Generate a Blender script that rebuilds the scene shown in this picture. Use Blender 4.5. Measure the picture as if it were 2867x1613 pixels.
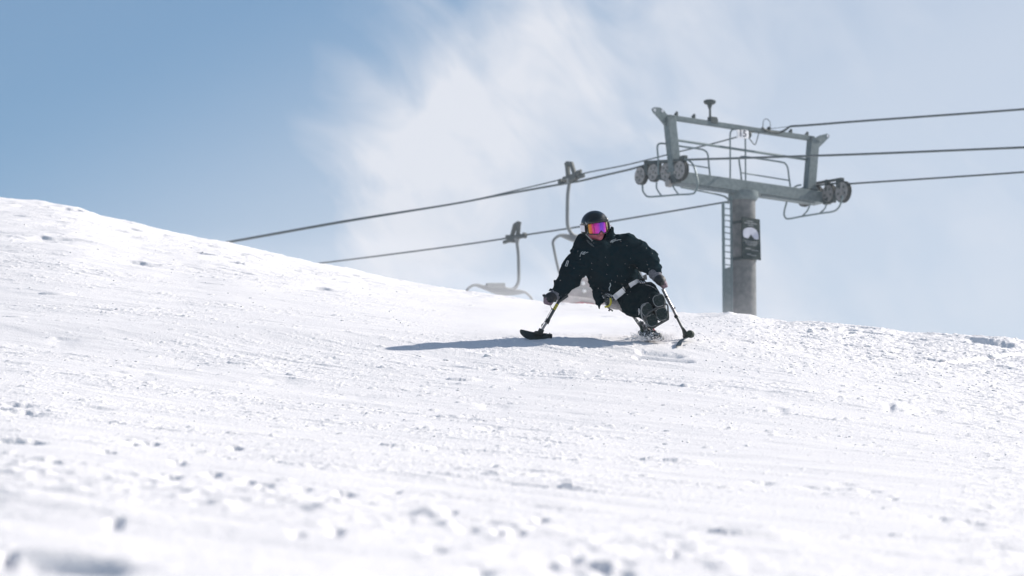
import bpy, bmesh, math, random
import numpy as np
from mathutils import Vector, Matrix
random.seed(7)
rng = np.random.default_rng(7)
S = bpy.context.scene
for o in list(bpy.data.objects): bpy.data.objects.remove(o)
R = math.radians
# ---------------------------------------------------------------- camera, sky, sun, exposure
PITCH = R(10.0)
FPX = 12400.0                     # focal length in pixels of the 2867 px wide photograph
CX, CY = 1433.5, 806.5
cp, sp = math.cos(PITCH), math.sin(PITCH)
cd = bpy.data.cameras.new('camera'); cam = bpy.data.objects.new('camera', cd)
S.collection.objects.link(cam); S.camera = cam
cam.location = (0, 0, 0); cam.rotation_euler = (R(90) + PITCH, 0, 0)
cd.sensor_width = 36; cd.lens = 36 * FPX / 2867
cd.clip_start = 0.5; cd.clip_end = 5000
cd.dof.use_dof = True; cd.dof.focus_distance = 39.8; cd.dof.aperture_fstop = 5.4
SUN_CAM = Vector((0.74, 0.47, 0.50)).normalized()      # towards the sun, camera frame (right, forward, up)
def cam2world(v):
    return Vector((v[0], v[1] * cp - v[2] * sp, v[1] * sp + v[2] * cp))
SUN = cam2world(SUN_CAM)
sun_el = math.asin(SUN.z); sun_az = math.atan2(SUN.x, SUN.y)
w = bpy.data.worlds.new("World"); S.world = w; w.use_nodes = True
N = w.node_tree.nodes; L = w.node_tree.links; N.clear()
def wn(t, **k):
    n = N.new(t)
    for a, b in k.items(): setattr(n, a, b)
    return n
sky = wn('ShaderNodeTexSky', sky_type='NISHITA', sun_disc=False, sun_elevation=sun_el, sun_rotation=sun_az,
         altitude=1900, air_density=1.0, dust_density=0.6, ozone_density=1.5)
bg = wn('ShaderNodeBackground'); bg.inputs[1].default_value = 0.088
out = wn('ShaderNodeOutputWorld')
tc = wn('ShaderNodeTexCoord')
mp = wn('ShaderNodeMapping', vector_type='POINT'); mp.inputs['Rotation'].default_value = (-PITCH, 0, 0)
L.new(tc.outputs['Generated'], mp.inputs[0])
sx = wn('ShaderNodeSeparateXYZ'); L.new(mp.outputs[0], sx.inputs[0])
def wm(op, a, b=None, c=None, clamp=False):
    n = wn('ShaderNodeMath', operation=op, use_clamp=clamp)
    for i, v in enumerate((a, b, c)):
        if v is None: continue
        if isinstance(v, (int, float)): n.inputs[i].default_value = v
        else: L.new(v, n.inputs[i])
    return n.outputs[0]
def wnoise(scale, detail, rough, loc=(0, 0, 0), sc=(1, 1, 1), rot=0, dist=0.0):
    m = wn('ShaderNodeMapping'); m.inputs['Rotation'].default_value = (0, rot, 0)
    m2 = wn('ShaderNodeMapping'); m2.inputs['Location'].default_value = loc; m2.inputs['Scale'].default_value = sc
    L.new(mp.outputs[0], m.inputs[0]); L.new(m.outputs[0], m2.inputs[0])
    n = wn('ShaderNodeTexNoise'); n.inputs['Scale'].default_value = scale; n.inputs['Detail'].default_value = detail
    n.inputs['Roughness'].default_value = rough; n.inputs['Distortion'].default_value = dist
    L.new(m2.outputs[0], n.inputs['Vector']); return n.outputs['Fac']
X, Z = sx.outputs[0], sx.outputs[2]
# drifting veil of wind-blown snow / thin cloud: edge runs diagonally, soft wisps stretched along it
n1 = wnoise(24, 3, .5, loc=(.31, .2, .13), sc=(.8, 1, 1.05), rot=R(-46), dist=.5)
n2 = wnoise(60, 5, .56, loc=(1.7, .4, .9), sc=(.62, 1, 1.15), rot=R(-46), dist=.8)
def smooth(v, a, b):
    n = wn('ShaderNodeMapRange', interpolation_type='SMOOTHSTEP'); L.new(v, n.inputs[0])
    n.inputs[1].default_value = a; n.inputs[2].default_value = b; return n.outputs[0]
q = wm('ADD', X, wm('MULTIPLY', Z, -1.0))                # grows to the right and downwards
q = wm('ADD', q, wm('MULTIPLY', wm('SUBTRACT', n1, .5), .050))
q = wm('ADD', q, wm('MULTIPLY', wm('SUBTRACT', n2, .5), .022))
edge = smooth(q, -.112, -.030)
plume = wm('EXPONENT', wm('MULTIPLY', wm('POWER', wm('ABSOLUTE', wm('DIVIDE', wm('ADD', q, .041), .028)), 2.0), -1))
low = smooth(wm('MULTIPLY', Z, -1), -.045, .005)
calm = smooth(X, .02, .09)
wisp = wm('MULTIPLY', wm('SUBTRACT', wm('ADD', wm('MULTIPLY', n1, .55), wm('MULTIPLY', n2, .45)), .5), wm('SUBTRACT', 1.15, wm('MULTIPLY', calm, .85)))
veil = wm('ADD', wm('ADD', .565, wm('MULTIPLY', plume, .27)), wm('MULTIPLY', wisp, 1.9))
veil = wm('ADD', veil, wm('MULTIPLY', low, .10))
veil = wm('MULTIPLY', edge, veil)
haze_l = wm('MULTIPLY', smooth(wm('ADD', wm('MULTIPLY', Z, -1), wm('MULTIPLY', X, .45)), -.095, .0), .58)
veil = wm('MAXIMUM', veil, haze_l)
veil = wm('MINIMUM', wm('MAXIMUM', veil, 0.0), .93)
veil = wm('MAXIMUM', veil, wm('MULTIPLY', wm('SUBTRACT', 1, smooth(sx.outputs[1], .80, .97)), .03))   # pale level added outside the view, tuned for shadow fill
tint = wn('ShaderNodeMix', data_type='RGBA', blend_type='MULTIPLY'); tint.inputs[0].default_value = 1
L.new(sky.outputs[0], tint.inputs[6]); SKY_TINT = tint.inputs[7]; SKY_TINT.default_value = (.98, 1.08, 1.06, 1)
mx = wn('ShaderNodeMix', data_type='RGBA'); L.new(veil, mx.inputs[0]); L.new(tint.outputs[2], mx.inputs[6])
VEIL = mx.inputs[7]; VEIL.default_value = (7.75, 8.0, 8.65, 1)
L.new(mx.outputs[2], bg.inputs[0]); L.new(bg.outputs[0], out.inputs[0])
sd = bpy.data.lights.new('sun', 'SUN'); sd.energy = 5.0; sd.angle = R(.53); sd.color = (1, .935, .85)
so = bpy.data.objects.new('sun', sd); S.collection.objects.link(so)
so.rotation_euler = SUN.to_track_quat('Z', 'Y').to_euler()
S.view_settings.view_transform = 'Standard'; S.view_settings.look = 'None'
S.view_settings.gamma = 1; S.view_settings.exposure = 0.20
S.render.engine = 'CYCLES'; S.render.resolution_x = 1024; S.render.resolution_y = 576
S.cycles.max_bounces = 6; S.cycles.diffuse_bounces = 3; S.cycles.volume_bounces = 3
S.cycles.volume_step_rate = 1; S.cycles.sample_clamp_indirect = 6

# ---------------------------------------------------------------- helpers
def at(px, py, D):
    return cam2world(((px - CX) / FPX * D, D, (CY - py) / FPX * D))
def onplane(px, py, P0, n):
    r = at(px, py, 1.0); return r * (P0.dot(n) / r.dot(n))
def tag(o, label=None, cat=None, group=None, kind=None):
    if label: o['label'] = label
    if cat: o['category'] = cat
    if group: o['group'] = group
    if kind: o['kind'] = kind
    return o
def empty(name, loc, label, cat, group=None, rot=(0, 0, 0)):
    o = bpy.data.objects.new(name, None); S.collection.objects.link(o)
    o.location = loc; o.rotation_euler = rot; o.empty_display_size = .2
    return tag(o, label, cat, group)
def mat(name, col, rough=.6, metal=0., spec=.5, noise=None, bump=None, alpha=None, coat=0):
    m = bpy.data.materials.new(name); m.use_nodes = True
    nt = m.node_tree; b = nt.nodes['Principled BSDF']
    b.inputs['Base Color'].default_value = (*col, 1); b.inputs['Roughness'].default_value = rough
    b.inputs['Metallic'].default_value = metal; b.inputs['Specular IOR Level'].default_value = spec
    b.inputs['Coat Weight'].default_value = coat
    t = nt.nodes.new('ShaderNodeTexCoord')
    if noise:                      # (scale, second colour, low, high)
        n = nt.nodes.new('ShaderNodeTexNoise'); n.inputs['Scale'].default_value = noise[0]; n.inputs['Detail'].default_value = 6
        n.inputs['Roughness'].default_value = .62
        nt.links.new(t.outputs['Object'], n.inputs['Vector'])
        mr = nt.nodes.new('ShaderNodeMapRange'); mr.inputs[1].default_value = noise[2]; mr.inputs[2].default_value = noise[3]
        nt.links.new(n.outputs['Fac'], mr.inputs[0])
        mi = nt.nodes.new('ShaderNodeMix'); mi.data_type = 'RGBA'
        mi.inputs[6].default_value = (*col, 1); mi.inputs[7].default_value = (*noise[1], 1)
        nt.links.new(mr.outputs[0], mi.inputs[0]); nt.links.new(mi.outputs[2], b.inputs['Base Color'])
    if bump:                       # (scale, strength, distance)
        n = nt.nodes.new('ShaderNodeTexNoise'); n.inputs['Scale'].default_value = bump[0]; n.inputs['Detail'].default_value = 5
        nt.links.new(t.outputs['Object'], n.inputs['Vector'])
        bp = nt.nodes.new('ShaderNodeBump'); bp.inputs['Strength'].default_value = bump[1]; bp.inputs['Distance'].default_value = bump[2]
        nt.links.new(n.outputs['Fac'], bp.inputs['Height']); nt.links.new(bp.outputs[0], b.inputs['Normal'])
    return m
class MB:
    """collects shapes in one bmesh, then links them as one mesh object"""
    def __init__(s): s.v = []; s.f = []; s.m = []
    def add(s, vs, fs, mi=0):
        k = len(s.v); s.v += [tuple(v) for v in vs]; s.f += [tuple(i + k for i in f) for f in fs]; s.m += [mi] * len(fs)
    def tube(s, pts, r, seg=10, mi=0, caps=True):
        pts = [Vector(p) for p in pts]; n = len(pts)
        rs = r if isinstance(r, (list, tuple)) else [r] * n
        up = None; rings = []
        for i, p in enumerate(pts):
            t = (pts[min(i + 1, n - 1)] - pts[max(i - 1, 0)]).normalized()
            if up is None: up = t.orthogonal().normalized()
            up = (up - t * up.dot(t))
            up = up.normalized() if up.length > 1e-6 else t.orthogonal().normalized()
            sd_ = t.cross(up)
            rings.append([p + (up * math.cos(a) + sd_ * math.sin(a)) * rs[i] for a in [2 * math.pi * k / seg for k in range(seg)]])
        vs = [v for rg in rings for v in rg]; fs = []
        for i in range(n - 1):
            for k in range(seg):
                k2 = (k + 1) % seg
                fs.append((i * seg + k, i * seg + k2, (i + 1) * seg + k2, (i + 1) * seg + k))
        if caps: fs.append(tuple(range(seg))[::-1]); fs.append(tuple((n - 1) * seg + k for k in range(seg)))
        s.add(vs, fs, mi)
    def beam(s, a, b, side, w_, h_, bev=0.0, mi=0):
        """box from a to b; side = vector across (width w_), height h_ perpendicular to both"""
        a = Vector(a); b = Vector(b); t = (b - a).normalized(); sd_ = Vector(side); sd_ = (sd_ - t * sd_.dot(t)).normalized(); u = t.cross(sd_)
        c = min(w_, h_) * bev
        prof = [(-w_/2 + c, -h_/2), (w_/2 - c, -h_/2), (w_/2, -h_/2 + c), (w_/2, h_/2 - c), (w_/2 - c, h_/2), (-w_/2 + c, h_/2), (-w_/2, h_/2 - c), (-w_/2, -h_/2 + c)] if c > 0 else [(-w_/2, -h_/2), (w_/2, -h_/2), (w_/2, h_/2), (-w_/2, h_/2)]
        n = len(prof); vs = [p + sd_ * x + u * y for p in (a, b) for x, y in prof]
        fs = [(k, (k + 1) % n, n + (k + 1) % n, n + k) for k in range(n)] + [tuple(range(n))[::-1], tuple(range(n, 2 * n))]
        s.add(vs, fs, mi)
    def plate(s, poly, nrm, th, mi=0):
        nrm = Vector(nrm).normalized(); n = len(poly)
        vs = [Vector(p) - nrm * th / 2 for p in poly] + [Vector(p) + nrm * th / 2 for p in poly]
        fs = [tuple(range(n))[::-1], tuple(range(n, 2 * n))] + [(k, (k + 1) % n, n + (k + 1) % n, n + k) for k in range(n)]
        s.add(vs, fs, mi)
    def lathe(s, c, axis, prof, seg=32, mi=0):
        """prof = [(radius, offset along axis)]"""
        c = Vector(c); axis = Vector(axis).normalized(); u = axis.orthogonal().normalized(); v = axis.cross(u)
        vs = []; fs = []; n = len(prof)
        for r, h in prof:
            for k in range(seg):
                a = 2 * math.pi * k / seg; vs.append(c + axis * h + (u * math.cos(a) + v * math.sin(a)) * r)
        for i in range(n - 1):
            for k in range(seg):
                k2 = (k + 1) % seg; fs.append((i * seg + k, i * seg + k2, (i + 1) * seg + k2, (i + 1) * seg + k))
        fs.append(tuple(range(seg))[::-1]); fs.append(tuple((n - 1) * seg + k for k in range(seg)))
        s.add(vs, fs, mi)
    def ribbon(s, pts, wid, th, mi=0):
        """strip along pts, wid = list of full width vectors, th thickness"""
        pts = [Vector(p) for p in pts]; wid = [Vector(x) for x in wid]; n = len(pts); vs = []; fs = []
        for i, p in enumerate(pts):
            t = (pts[min(i + 1, n - 1)] - pts[max(i - 1, 0)]).normalized(); nn = t.cross(wid[i]).normalized() * th / 2
            h = wid[i] / 2; vs += [p - h - nn, p + h - nn, p + h + nn, p - h + nn]
        for i in range(n - 1):
            for k in range(4):
                fs.append((4 * i + k, 4 * i + (k + 1) % 4, 4 * i + 4 + (k + 1) % 4, 4 * i + 4 + k))
        fs.append((0, 1, 2, 3)[::-1]); fs.append(tuple(4 * (n - 1) + k for k in range(4))); s.add(vs, fs, mi)
    def blob(s, c, r, mi=0, sub=1, jit=.15):
        bm = bmesh.new(); bmesh.ops.create_icosphere(bm, subdivisions=sub, radius=1)
        r = r if isinstance(r, (tuple, list)) else (r, r, r)
        vs = [Vector(c) + Vector((v.co.x * r[0], v.co.y * r[1], v.co.z * r[2])) * (1 + random.uniform(-jit, jit)) for v in bm.verts]
        fs = [tuple(v.index for v in f.verts) for f in bm.faces]; bm.free(); s.add(vs, fs, mi)
    def build(s, name, mats, parent=None, smooth=False, org=None, angle=None):
        me = bpy.data.meshes.new(name); org = Vector(org) if org is not None else Vector((0, 0, 0))
        me.from_pydata([Vector(v) - org for v in s.v], [], s.f)
        mats = mats if isinstance(mats, (list, tuple)) else [mats]
        for m in mats: me.materials.append(m)
        me.polygons.foreach_set('material_index', s.m)
        bm = bmesh.new(); bm.from_mesh(me); bmesh.ops.recalc_face_normals(bm, faces=bm.faces)
        if smooth:
            lim = R(angle or 40)
            for f in bm.faces: f.smooth = True
            for e in bm.edges:
                if len(e.link_faces) == 2 and e.calc_face_angle(0) > lim: e.smooth = False
        bm.to_mesh(me); bm.free(); me.update()
        o = bpy.data.objects.new(name, me); S.collection.objects.link(o)
        if parent is not None: o.parent = parent
        elif org.length > 0: o.location = org
        return o
def curve(pts, n=6, closed=False):
    """Catmull-Rom through the points"""
    P = [Vector(p) for p in pts]; m = len(P); out_ = []
    for i in range(m if closed else m - 1):
        g = (lambda k: P[k % m]) if closed else (lambda k: P[min(max(k, 0), m - 1)])
        a, b, c, d = g(i - 1), g(i), g(i + 1), g(i + 2)
        for k in range(n):
            t = k / n
            out_.append(.5 * ((2 * b) + (c - a) * t + (2 * a - 5 * b + 4 * c - d) * t * t + (3 * b - a - 3 * c + d) * t ** 3))
    if not closed: out_.append(P[-1])
    return out_
# numpy noise
_perm = rng.permutation(4096); _grad = rng.random(4096) * 2 * np.pi
def hash2(i, j, k=0): return _perm[(_perm[(i + k * 57) & 4095] + j) & 4095]
def pnoise(x, y, k=0):
    xi = np.floor(x).astype(np.int64); yi = np.floor(y).astype(np.int64); xf = x - xi; yf = y - yi
    def g(a, b):
        th = _grad[hash2(xi + a, yi + b, k)]; return np.cos(th) * (xf - a) + np.sin(th) * (yf - b)
    u = xf * xf * xf * (xf * (xf * 6 - 15) + 10); v = yf * yf * yf * (yf * (yf * 6 - 15) + 10)
    return ((g(0, 0) * (1 - u) + g(1, 0) * u) * (1 - v) + (g(0, 1) * (1 - u) + g(1, 1) * u) * v) * 1.5
def fbm(x, y, o=4, k=0, gain=.5):
    r = 0; a = 1; t = 0
    for i in range(o): r = r + a * pnoise(x * 2 ** i, y * 2 ** i, k + i); t += a; a *= gain
    return r / t
def lumps(x, y, cell, k, dens):
    """rounded snow crumbs: one possible dome per cell; dens in 0..1"""
    xs = x / cell; ys = y / cell; xi = np.floor(xs).astype(np.int64); yi = np.floor(ys).astype(np.int64); h = np.zeros_like(x)
    for a in (-1, 0, 1):
        for b in (-1, 0, 1):
            q_ = hash2(xi + a, yi + b, k); r1 = q_ / 4096.; r2 = _perm[(q_ + 77) & 4095] / 4096.; r3 = _perm[(q_ + 301) & 4095] / 4096.; r4 = _perm[(q_ + 911) & 4095] / 4096.
            dx = xs - (xi + a + .15 + .7 * r1); dy = ys - (yi + b + .15 + .7 * r2); rad = .16 + .34 * r3 ** 2
            hh = np.maximum(0, 1 - (dx * dx + dy * dy * (.6 + .8 * r1)) / rad ** 2)
            h = np.maximum(h, np.sqrt(hh) * rad * (.5 + .5 * r2) * (r4 < dens))
    return h * cell

# ---------------------------------------------------------------- snow slope (height field, tilted with the hill)
SC = np.array([-2500, -1200, 0, 500, 900, 1100, 1300, 1580, 1830, 2081, 2300, 2500, 2867, 4000, 5500.])
rowsY = {   # elevation (in photo pixels) of the snow at a given distance, across the view
 4.2: [1850, 1850, 1850, 1900, 1930, 1950, 1970, 2000, 2030, 2050, 2070, 2090, 2120, 2250, 2400],
 7:   [1600, 1610, 1640, 1690, 1720, 1740, 1755, 1775, 1800, 1815, 1830, 1850, 1880, 1990, 2100],
 10:  [1450, 1460, 1480, 1515, 1540, 1558, 1575, 1600, 1620, 1635, 1648, 1662, 1690, 1800, 1900],
 14:  [1310, 1325, 1345, 1385, 1410, 1430, 1445, 1465, 1488, 1505, 1520, 1535, 1560, 1680, 1780],
 20:  [1200, 1215, 1240, 1275, 1300, 1315, 1330, 1348, 1365, 1378, 1390, 1402, 1430, 1520, 1600],
 28:  [1080, 1100, 1130, 1170, 1195, 1205, 1215, 1228, 1240, 1248, 1258, 1268, 1290, 1380, 1460],
 34:  [1000, 1015, 1035, 1062, 1085, 1092, 1097, 1100, 1103, 1112, 1125, 1140, 1172, 1260, 1350],
 38.5: [910, 930, 950, 964, 979, 986, 996, 1000, 1003, 1010, 1024, 1042, 1078, 1172, 1262],
 40:  [860, 880, 900, 912, 923, 934, 943, 946, 946, 962, 985, 1008, 1045, 1140, 1230]}
crX = [-2500, -1200, 16, 120, 216, 280, 400, 520, 640, 800, 1000, 1140, 1280, 1404, 1520, 1581, 1700, 1872, 1950, 2029, 2100, 2128, 2166, 2279, 2469, 2545, 2697, 2811, 2867, 4000, 5500]
crY = [300, 430, 558, 566, 580, 606, 632, 662, 681, 720, 761, 790, 815, 831, 848, 850, 860, 876, 880, 879, 884, 894, 903, 907, 921, 936, 941, 946, 956, 1040, 1150]
crD = lambda s: np.interp(s, [-2500, -1200, 0, 500, 900, 1300, 1830, 2150, 2500, 2867, 5500], [84, 80, 75, 70, 66, 62, 54.5, 49.5, 48, 47, 46])
y110 = lambda s: np.interp(s, [-2500, 1830, 2081, 2500, 5500], [1090, 1080, 955, 1060, 1200])
def pchip(xk, yk, x):
    h = np.diff(xk); dl = np.diff(yk) / h; d = np.zeros_like(yk)
    for i in range(1, len(xk) - 1):
        if dl[i - 1] * dl[i] > 0: d[i] = 2 / (1 / dl[i - 1] + 1 / dl[i])
    d[0] = dl[0]; d[-1] = dl[-1]
    i = np.clip(np.searchsorted(xk, x) - 1, 0, len(h) - 1); t = (x - xk[i]) / h[i]
    return (2*t**3 - 3*t**2 + 1) * yk[i] + (t**3 - 2*t**2 + t) * h[i] * d[i] + (-2*t**3 + 3*t**2) * yk[i+1] + (t**3 - t**2) * h[i] * d[i+1]
crXs = np.linspace(-2500, 5500, 1601); _cy = np.interp(crXs, crX, crY)
_k = np.exp(-np.linspace(-2, 2, 61) ** 2); _k /= _k.sum(); crYs = np.convolve(np.pad(_cy, 30, mode='edge'), _k, mode='valid')
TS = np.linspace(-2500, 5500, 801); TD = np.concatenate([np.arange(4.2, 90, .1), np.arange(90, 700, 2.)])
rk = sorted(rowsY)
tab = np.zeros((len(TS), len(TD)))
for a, s_ in enumerate(TS):
    dc = crD(s_); yc = np.interp(s_, crXs, crYs); ys = [pchip(SC, np.array(rowsY[k], float), np.array([s_]))[0] for k in rk]
    xk = np.array(rk + [dc, dc + 5, dc + 14, 112., 180., 700.]); yb = y110(s_)
    yk = np.array(ys + [yc, yc + 4, yc + (yb - yc) * .22, yb, yb + 60, yb + 120])
    tab[a] = -(pchip(xk, yk, TD) - CY) * TD / FPX
ker = np.exp(-np.linspace(-2, 2, 5) ** 2); ker /= ker.sum()
pad = np.pad(tab, ((2, 2), (0, 0)), mode='edge'); tab = sum(ker[i] * pad[i:i + len(TS)] for i in range(5))
def base_h(X_, D_):
    Dc_ = np.maximum(D_, 4.2); s_ = np.clip(X_ / Dc_ * FPX + CX, TS[0], TS[-1] - .01)
    i = (s_ - TS[0]) / (TS[1] - TS[0]); i0 = i.astype(int); fi = i - i0
    j = np.interp(Dc_, TD, np.arange(len(TD))); j0 = np.minimum(j.astype(int), len(TD) - 2); fj = j - j0
    return (tab[i0, j0] * (1 - fi) * (1 - fj) + tab[i0 + 1, j0] * fi * (1 - fj) + tab[i0, j0 + 1] * (1 - fi) * fj + tab[i0 + 1, j0 + 1] * fi * fj)
def bump(x, a, b): t = np.clip((x - a) / (b - a), 0, 1); return t * t * (3 - 2 * t)
def find_D(px, py):
    ds = np.concatenate([np.arange(4.3, 30, .05), np.arange(30, 78, .1)]); b_ = base_h((px - CX) / FPX * ds, ds); ys_ = CY - b_ / ds * FPX
    ok = np.where(ys_ <= py)[0]; return float(ds[ok[0]]) if len(ok) else 60.
# little scarps where the wind or a blade has bitten into the crust: (x, y, half width, drop in photo pixels)
SCARPS = [(655, 731, 85, 5), (862, 760, 42, 4), (885, 806, 60, 5), (385, 730, 45, 5), (140, 667, 60, 5), (205, 588, 45, 6), (420, 650, 60, 4), (700, 668, 50, 3), (1000, 775, 40, 3),
 (175, 951, 40, 2.5), (505, 1001, 55, 2.5), (385, 1046, 60, 3), (790, 1062, 50, 2.5), (560, 1010, 50, 2), (1380, 1131, 40, 3), (1375, 1192, 30, 4), (820, 1228, 60, 3), (265, 1137, 45, 4), (1000, 1105, 60, 2), (1480, 1060, 60, 2), (1650, 1010, 70, 2),
 (50, 1132, 38, 7), (70, 1152, 45, 7),
 (52, 1236, 52, 24), (128, 1292, 40, 24), (300, 1268, 18, 14), (475, 1333, 24, 18), (420, 1238, 22, 10), (370, 1238, 14, 9), (500, 1296, 20, 9), (597, 1325, 18, 12), (640, 1277, 14, 10), (660, 1250, 16, 9), (690, 1346, 20, 9), (742, 1356, 20, 8), (770, 1286, 12, 8), (800, 1292, 14, 8), (850, 1360, 20, 9), (965, 1378, 24, 12), (885, 1304, 18, 8), (1020, 1402, 22, 14), (1265, 1428, 12, 8), (1100, 1368, 20, 6), (832, 1490, 18, 12), (940, 1484, 18, 12), (320, 1457, 20, 12),
 (1376, 1461, 18, 12), (1467, 1462, 24, 16), (1448, 1490, 18, 14), (1312, 1479, 26, 10), (1218, 1533, 30, 16), (1345, 1590, 30, 14), (1395, 1490, 12, 10), (1515, 1450, 14, 14), (1530, 1578, 26, 14), (1600, 1565, 20, 14), (1640, 1580, 26, 10), (1680, 1586, 26, 16), (1745, 1572, 26, 10), (1725, 1604, 40, 18), (1885, 1556, 10, 6), (2300, 1360, 60, 5), (2360, 1350, 30, 4), (2130, 1345, 30, 6), (2500, 1394, 10, 9), (2440, 1370, 24, 5), (2490, 1132, 12, 7), (2600, 1148, 50, 4), (2180, 1142, 20, 3), (2620, 1446, 40, 6), (2720, 1460, 30, 6),
 (185, 1566, 135, 70), (1600, 1600, 60, 10), (20, 1545, 20, 20)]
SCARPS = [(x_, find_D(x_, y_), hw_, dp_) for x_, y_, hw_, dp_ in SCARPS]
def snow_h(X_, D_):
    h = base_h(X_, D_)
    s_ = X_ / np.maximum(D_, 4.2) * FPX + CX
    # direction of the groomed / wind-scoured streaks: to the right and towards the viewer
    ex, ey = .62, -.78
    u = X_ * ex + D_ * ey; v = -X_ * ey + D_ * ex
    far = bump(D_, 44, 60)
    crest = crD(s_)
    h = h - (np.interp(s_, crX, crY) - np.interp(s_, crXs, crYs)) * D_ / FPX * np.exp(-((D_ - crest) / 3.5) ** 2)
    oncrest = np.exp(-((D_ - crest + 2.5) / 4.5) ** 2)
    dens_mask = fbm(u * .22 + 9, v * .8 + 3, 3, 11) * .5 + .5
    # smooth powder behind the skier, smooth apron on the right in front
    smoothA = np.exp(-(((s_ - 1450) / 520) ** 2)) * bump(D_, 40.4, 41.6) * (1 - bump(D_, 53, 58))
    smoothB = bump(s_, 1500, 2300) * np.exp(-(((D_ - 23) / 7.5) ** 2)) * .95
    rightC = bump(s_, 1850, 2300) * bump(D_, 36, 42)
    dn = np.clip(.10 + .75 * bump(dens_mask, .36, .74) + .5 * rightC, 0, 1) * (1 - .93 * smoothA) * (1 - .85 * smoothB)
    near = 1 - bump(D_, 12, 26)
    h = h + .026 * fbm(u * .35, v * 1.3, 4, 3) * (1 - .6 * smoothA)                       # broad undulation
    st = fbm(u * 1.1, v * 5.5, 3, 21); h = h + .012 * np.maximum(0, st - .10) * 3 * dn * (1 - .6 * smoothB)     # streak ridges
    st2 = fbm(u * .6 + 40, v * 2.6, 4, 31); h = h - .05 * np.maximum(0, st2 - .33) * (.5 + far * 1.6) * (1 - smoothA) * (1 - near)  # scoured hollows
    h = h + lumps(X_, D_, .042, 5, np.minimum(dn * .9, .8)) * (1 - .7 * near) * (.36 + .10 * rightC) + .013 * rightC * fbm(X_ * 11, D_ * 8, 3, 71) + .007 * dn * fbm(u * 6, v * 16, 3, 75)
    h = h + lumps(X_ + 3.3, D_ + 1.7, .080, 6, dn * .30 * (1 - near)) * .34
    h = h + lumps(X_ + 7.1, D_ + 4.2, .34, 7, dn * .02) * .2
    h = h + lumps(X_ + 1.1, D_ + 9.2, .62, 9, .05 * far * (1 - rightC) + .01) * .14
    h = h + fbm(X_ * 9, D_ * 9, 4, 41) * .0030 * (.25 + dn) * (1 - .7 * smoothB) * (1 - near * .85)
    h = h + .045 * fbm(X_ * .9, D_ * .55, 4, 51) * far + .03 * fbm(X_ * 1.6, D_ * 1.2, 3, 55) * oncrest
    # foreground rubble left by a groomer (in two bands), soft because it is so close
    for (c0, c1, wd, amp) in ((14.2, -.0021, 2.6, .012), (8.6, -.0012, 1.3, .0025)):
        band = np.exp(-((D_ - (c0 + c1 * (s_ - 700))) / wd) ** 2)
        h = h + band * amp * np.maximum(0, fbm(X_ * 6.5, D_ * 3.2, 3, 61) - .08) * 2.6 * (1 - bump(s_, 1900, 2500) * .7)
        h = h + band * lumps(X_, D_, .10, 8, .18 - .15 * bump(s_, 1700, 2500)) * .24
    for (sx_, sD, hw_, dp_) in SCARPS:
        if sD > 90: continue
        m_ = (np.abs(s_ - sx_) < hw_ * 2.2) & (D_ < sD + .4) & (D_ > sD - 3)
        if not m_.any(): continue
        ss = s_[m_]; dd_ = D_[m_]; xl = (ss - sx_) / hw_; wob = .10 * fbm(ss / hw_ * .9 + sx_, dd_ * 0 + 3.3, 2, 81) * (hw_ * sD / FPX / .15)
        nz_ = 0 if dp_ >= 60 else 1; wob = wob * nz_
        amt = np.clip(1.25 * np.exp(-np.abs(xl) ** 2.6) * (1 + .35 * nz_ * fbm(ss / hw_ * 1.3, dd_ * .8 + sx_, 2, 83)), 0, 1.3)
        q_ = dd_ - sD - wob; rl_ = .35 + 1.1 * min(1, sD / 40)
        ramp = bump(q_, -rl_, -.03) * (1 - bump(q_, -.03, .10 if sD > 30 else .04))
        h[m_] = h[m_] - amt * ramp * dp_ * sD / FPX * 1.5
        h[m_] = h[m_] + amt * .25 * dp_ * sD / FPX * np.exp(-((q_ - .08) / .12) ** 2)
    # two deep boot-sized lumps at the left edge and one right under the lens
    # hollow near the right edge of the brow and the ski track leading up to it
    lip = crest - 1.5 + .55 * fbm(X_ * 1.3, D_ * 0 + 2, 4, 87); win = bump(s_, 2600, 2740) * np.clip(.75 + .9 * fbm(X_ * 2.1, D_ * 1.2 + 2, 3, 89), .1, 1.2); q_ = D_ - lip
    h = h - .075 * win * bump(q_, -2.6, -.12) * (1 - bump(q_, -.10, .10)) + .012 * win * fbm(X_ * 9, D_ * 9, 3, 91)
    win2 = bump(s_, 2230, 2420) * (1 - bump(s_, 2580, 2660)); h = h - .030 * win2 * bump(q_ + .9, -1.6, -.06) * (1 - bump(q_ + .9, -.05, .06))
    tx0 = (2590 - CX) / FPX * 39.9; tx1 = (2880 - CX) / FPX * 43.6; k_ = (43.6 - 39.9) / (tx1 - tx0)
    dl = (D_ - (39.9 + (X_ - tx0) * k_)) / math.sqrt(1 + k_ * k_); wt = bump(X_, tx0 - .2, tx0 + .6)
    h = h - .022 * wt * bump(dl, -.35, -.03) * (1 - bump(dl, -.01, .04)) + .006 * wt * np.exp(-((dl - .07) / .05) ** 2)
    # two shallow grooves in front of the ski
    for (g0, a_, b_) in ((38.55, 1780, 1930), (38.95, 1790, 1900)):
        s0 = bump(s_, a_ - 15, a_ + 10) * (1 - bump(s_, b_ - 10, b_ + 20)); gl = g0 - (s_ - 1780) * .0022
        h = h - .035 * np.exp(-((D_ - gl) / .13) ** 2) * s0
    # small mounds on the brow beside the tower
    for (bx, bd, r_, hh) in ((2043, 49.5, .07, .030), (2100, 49.2, .20, .018)):
        X0 = (bx - CX) / FPX * bd; h = h + hh * np.exp(-(((X_ - X0) / r_) ** 2 + ((D_ - bd) / .4) ** 2))
    return h
def ground_at(px, D): return float(snow_h(np.array([(px - CX) / FPX * D]), np.array([float(D)]))[0])
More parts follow.
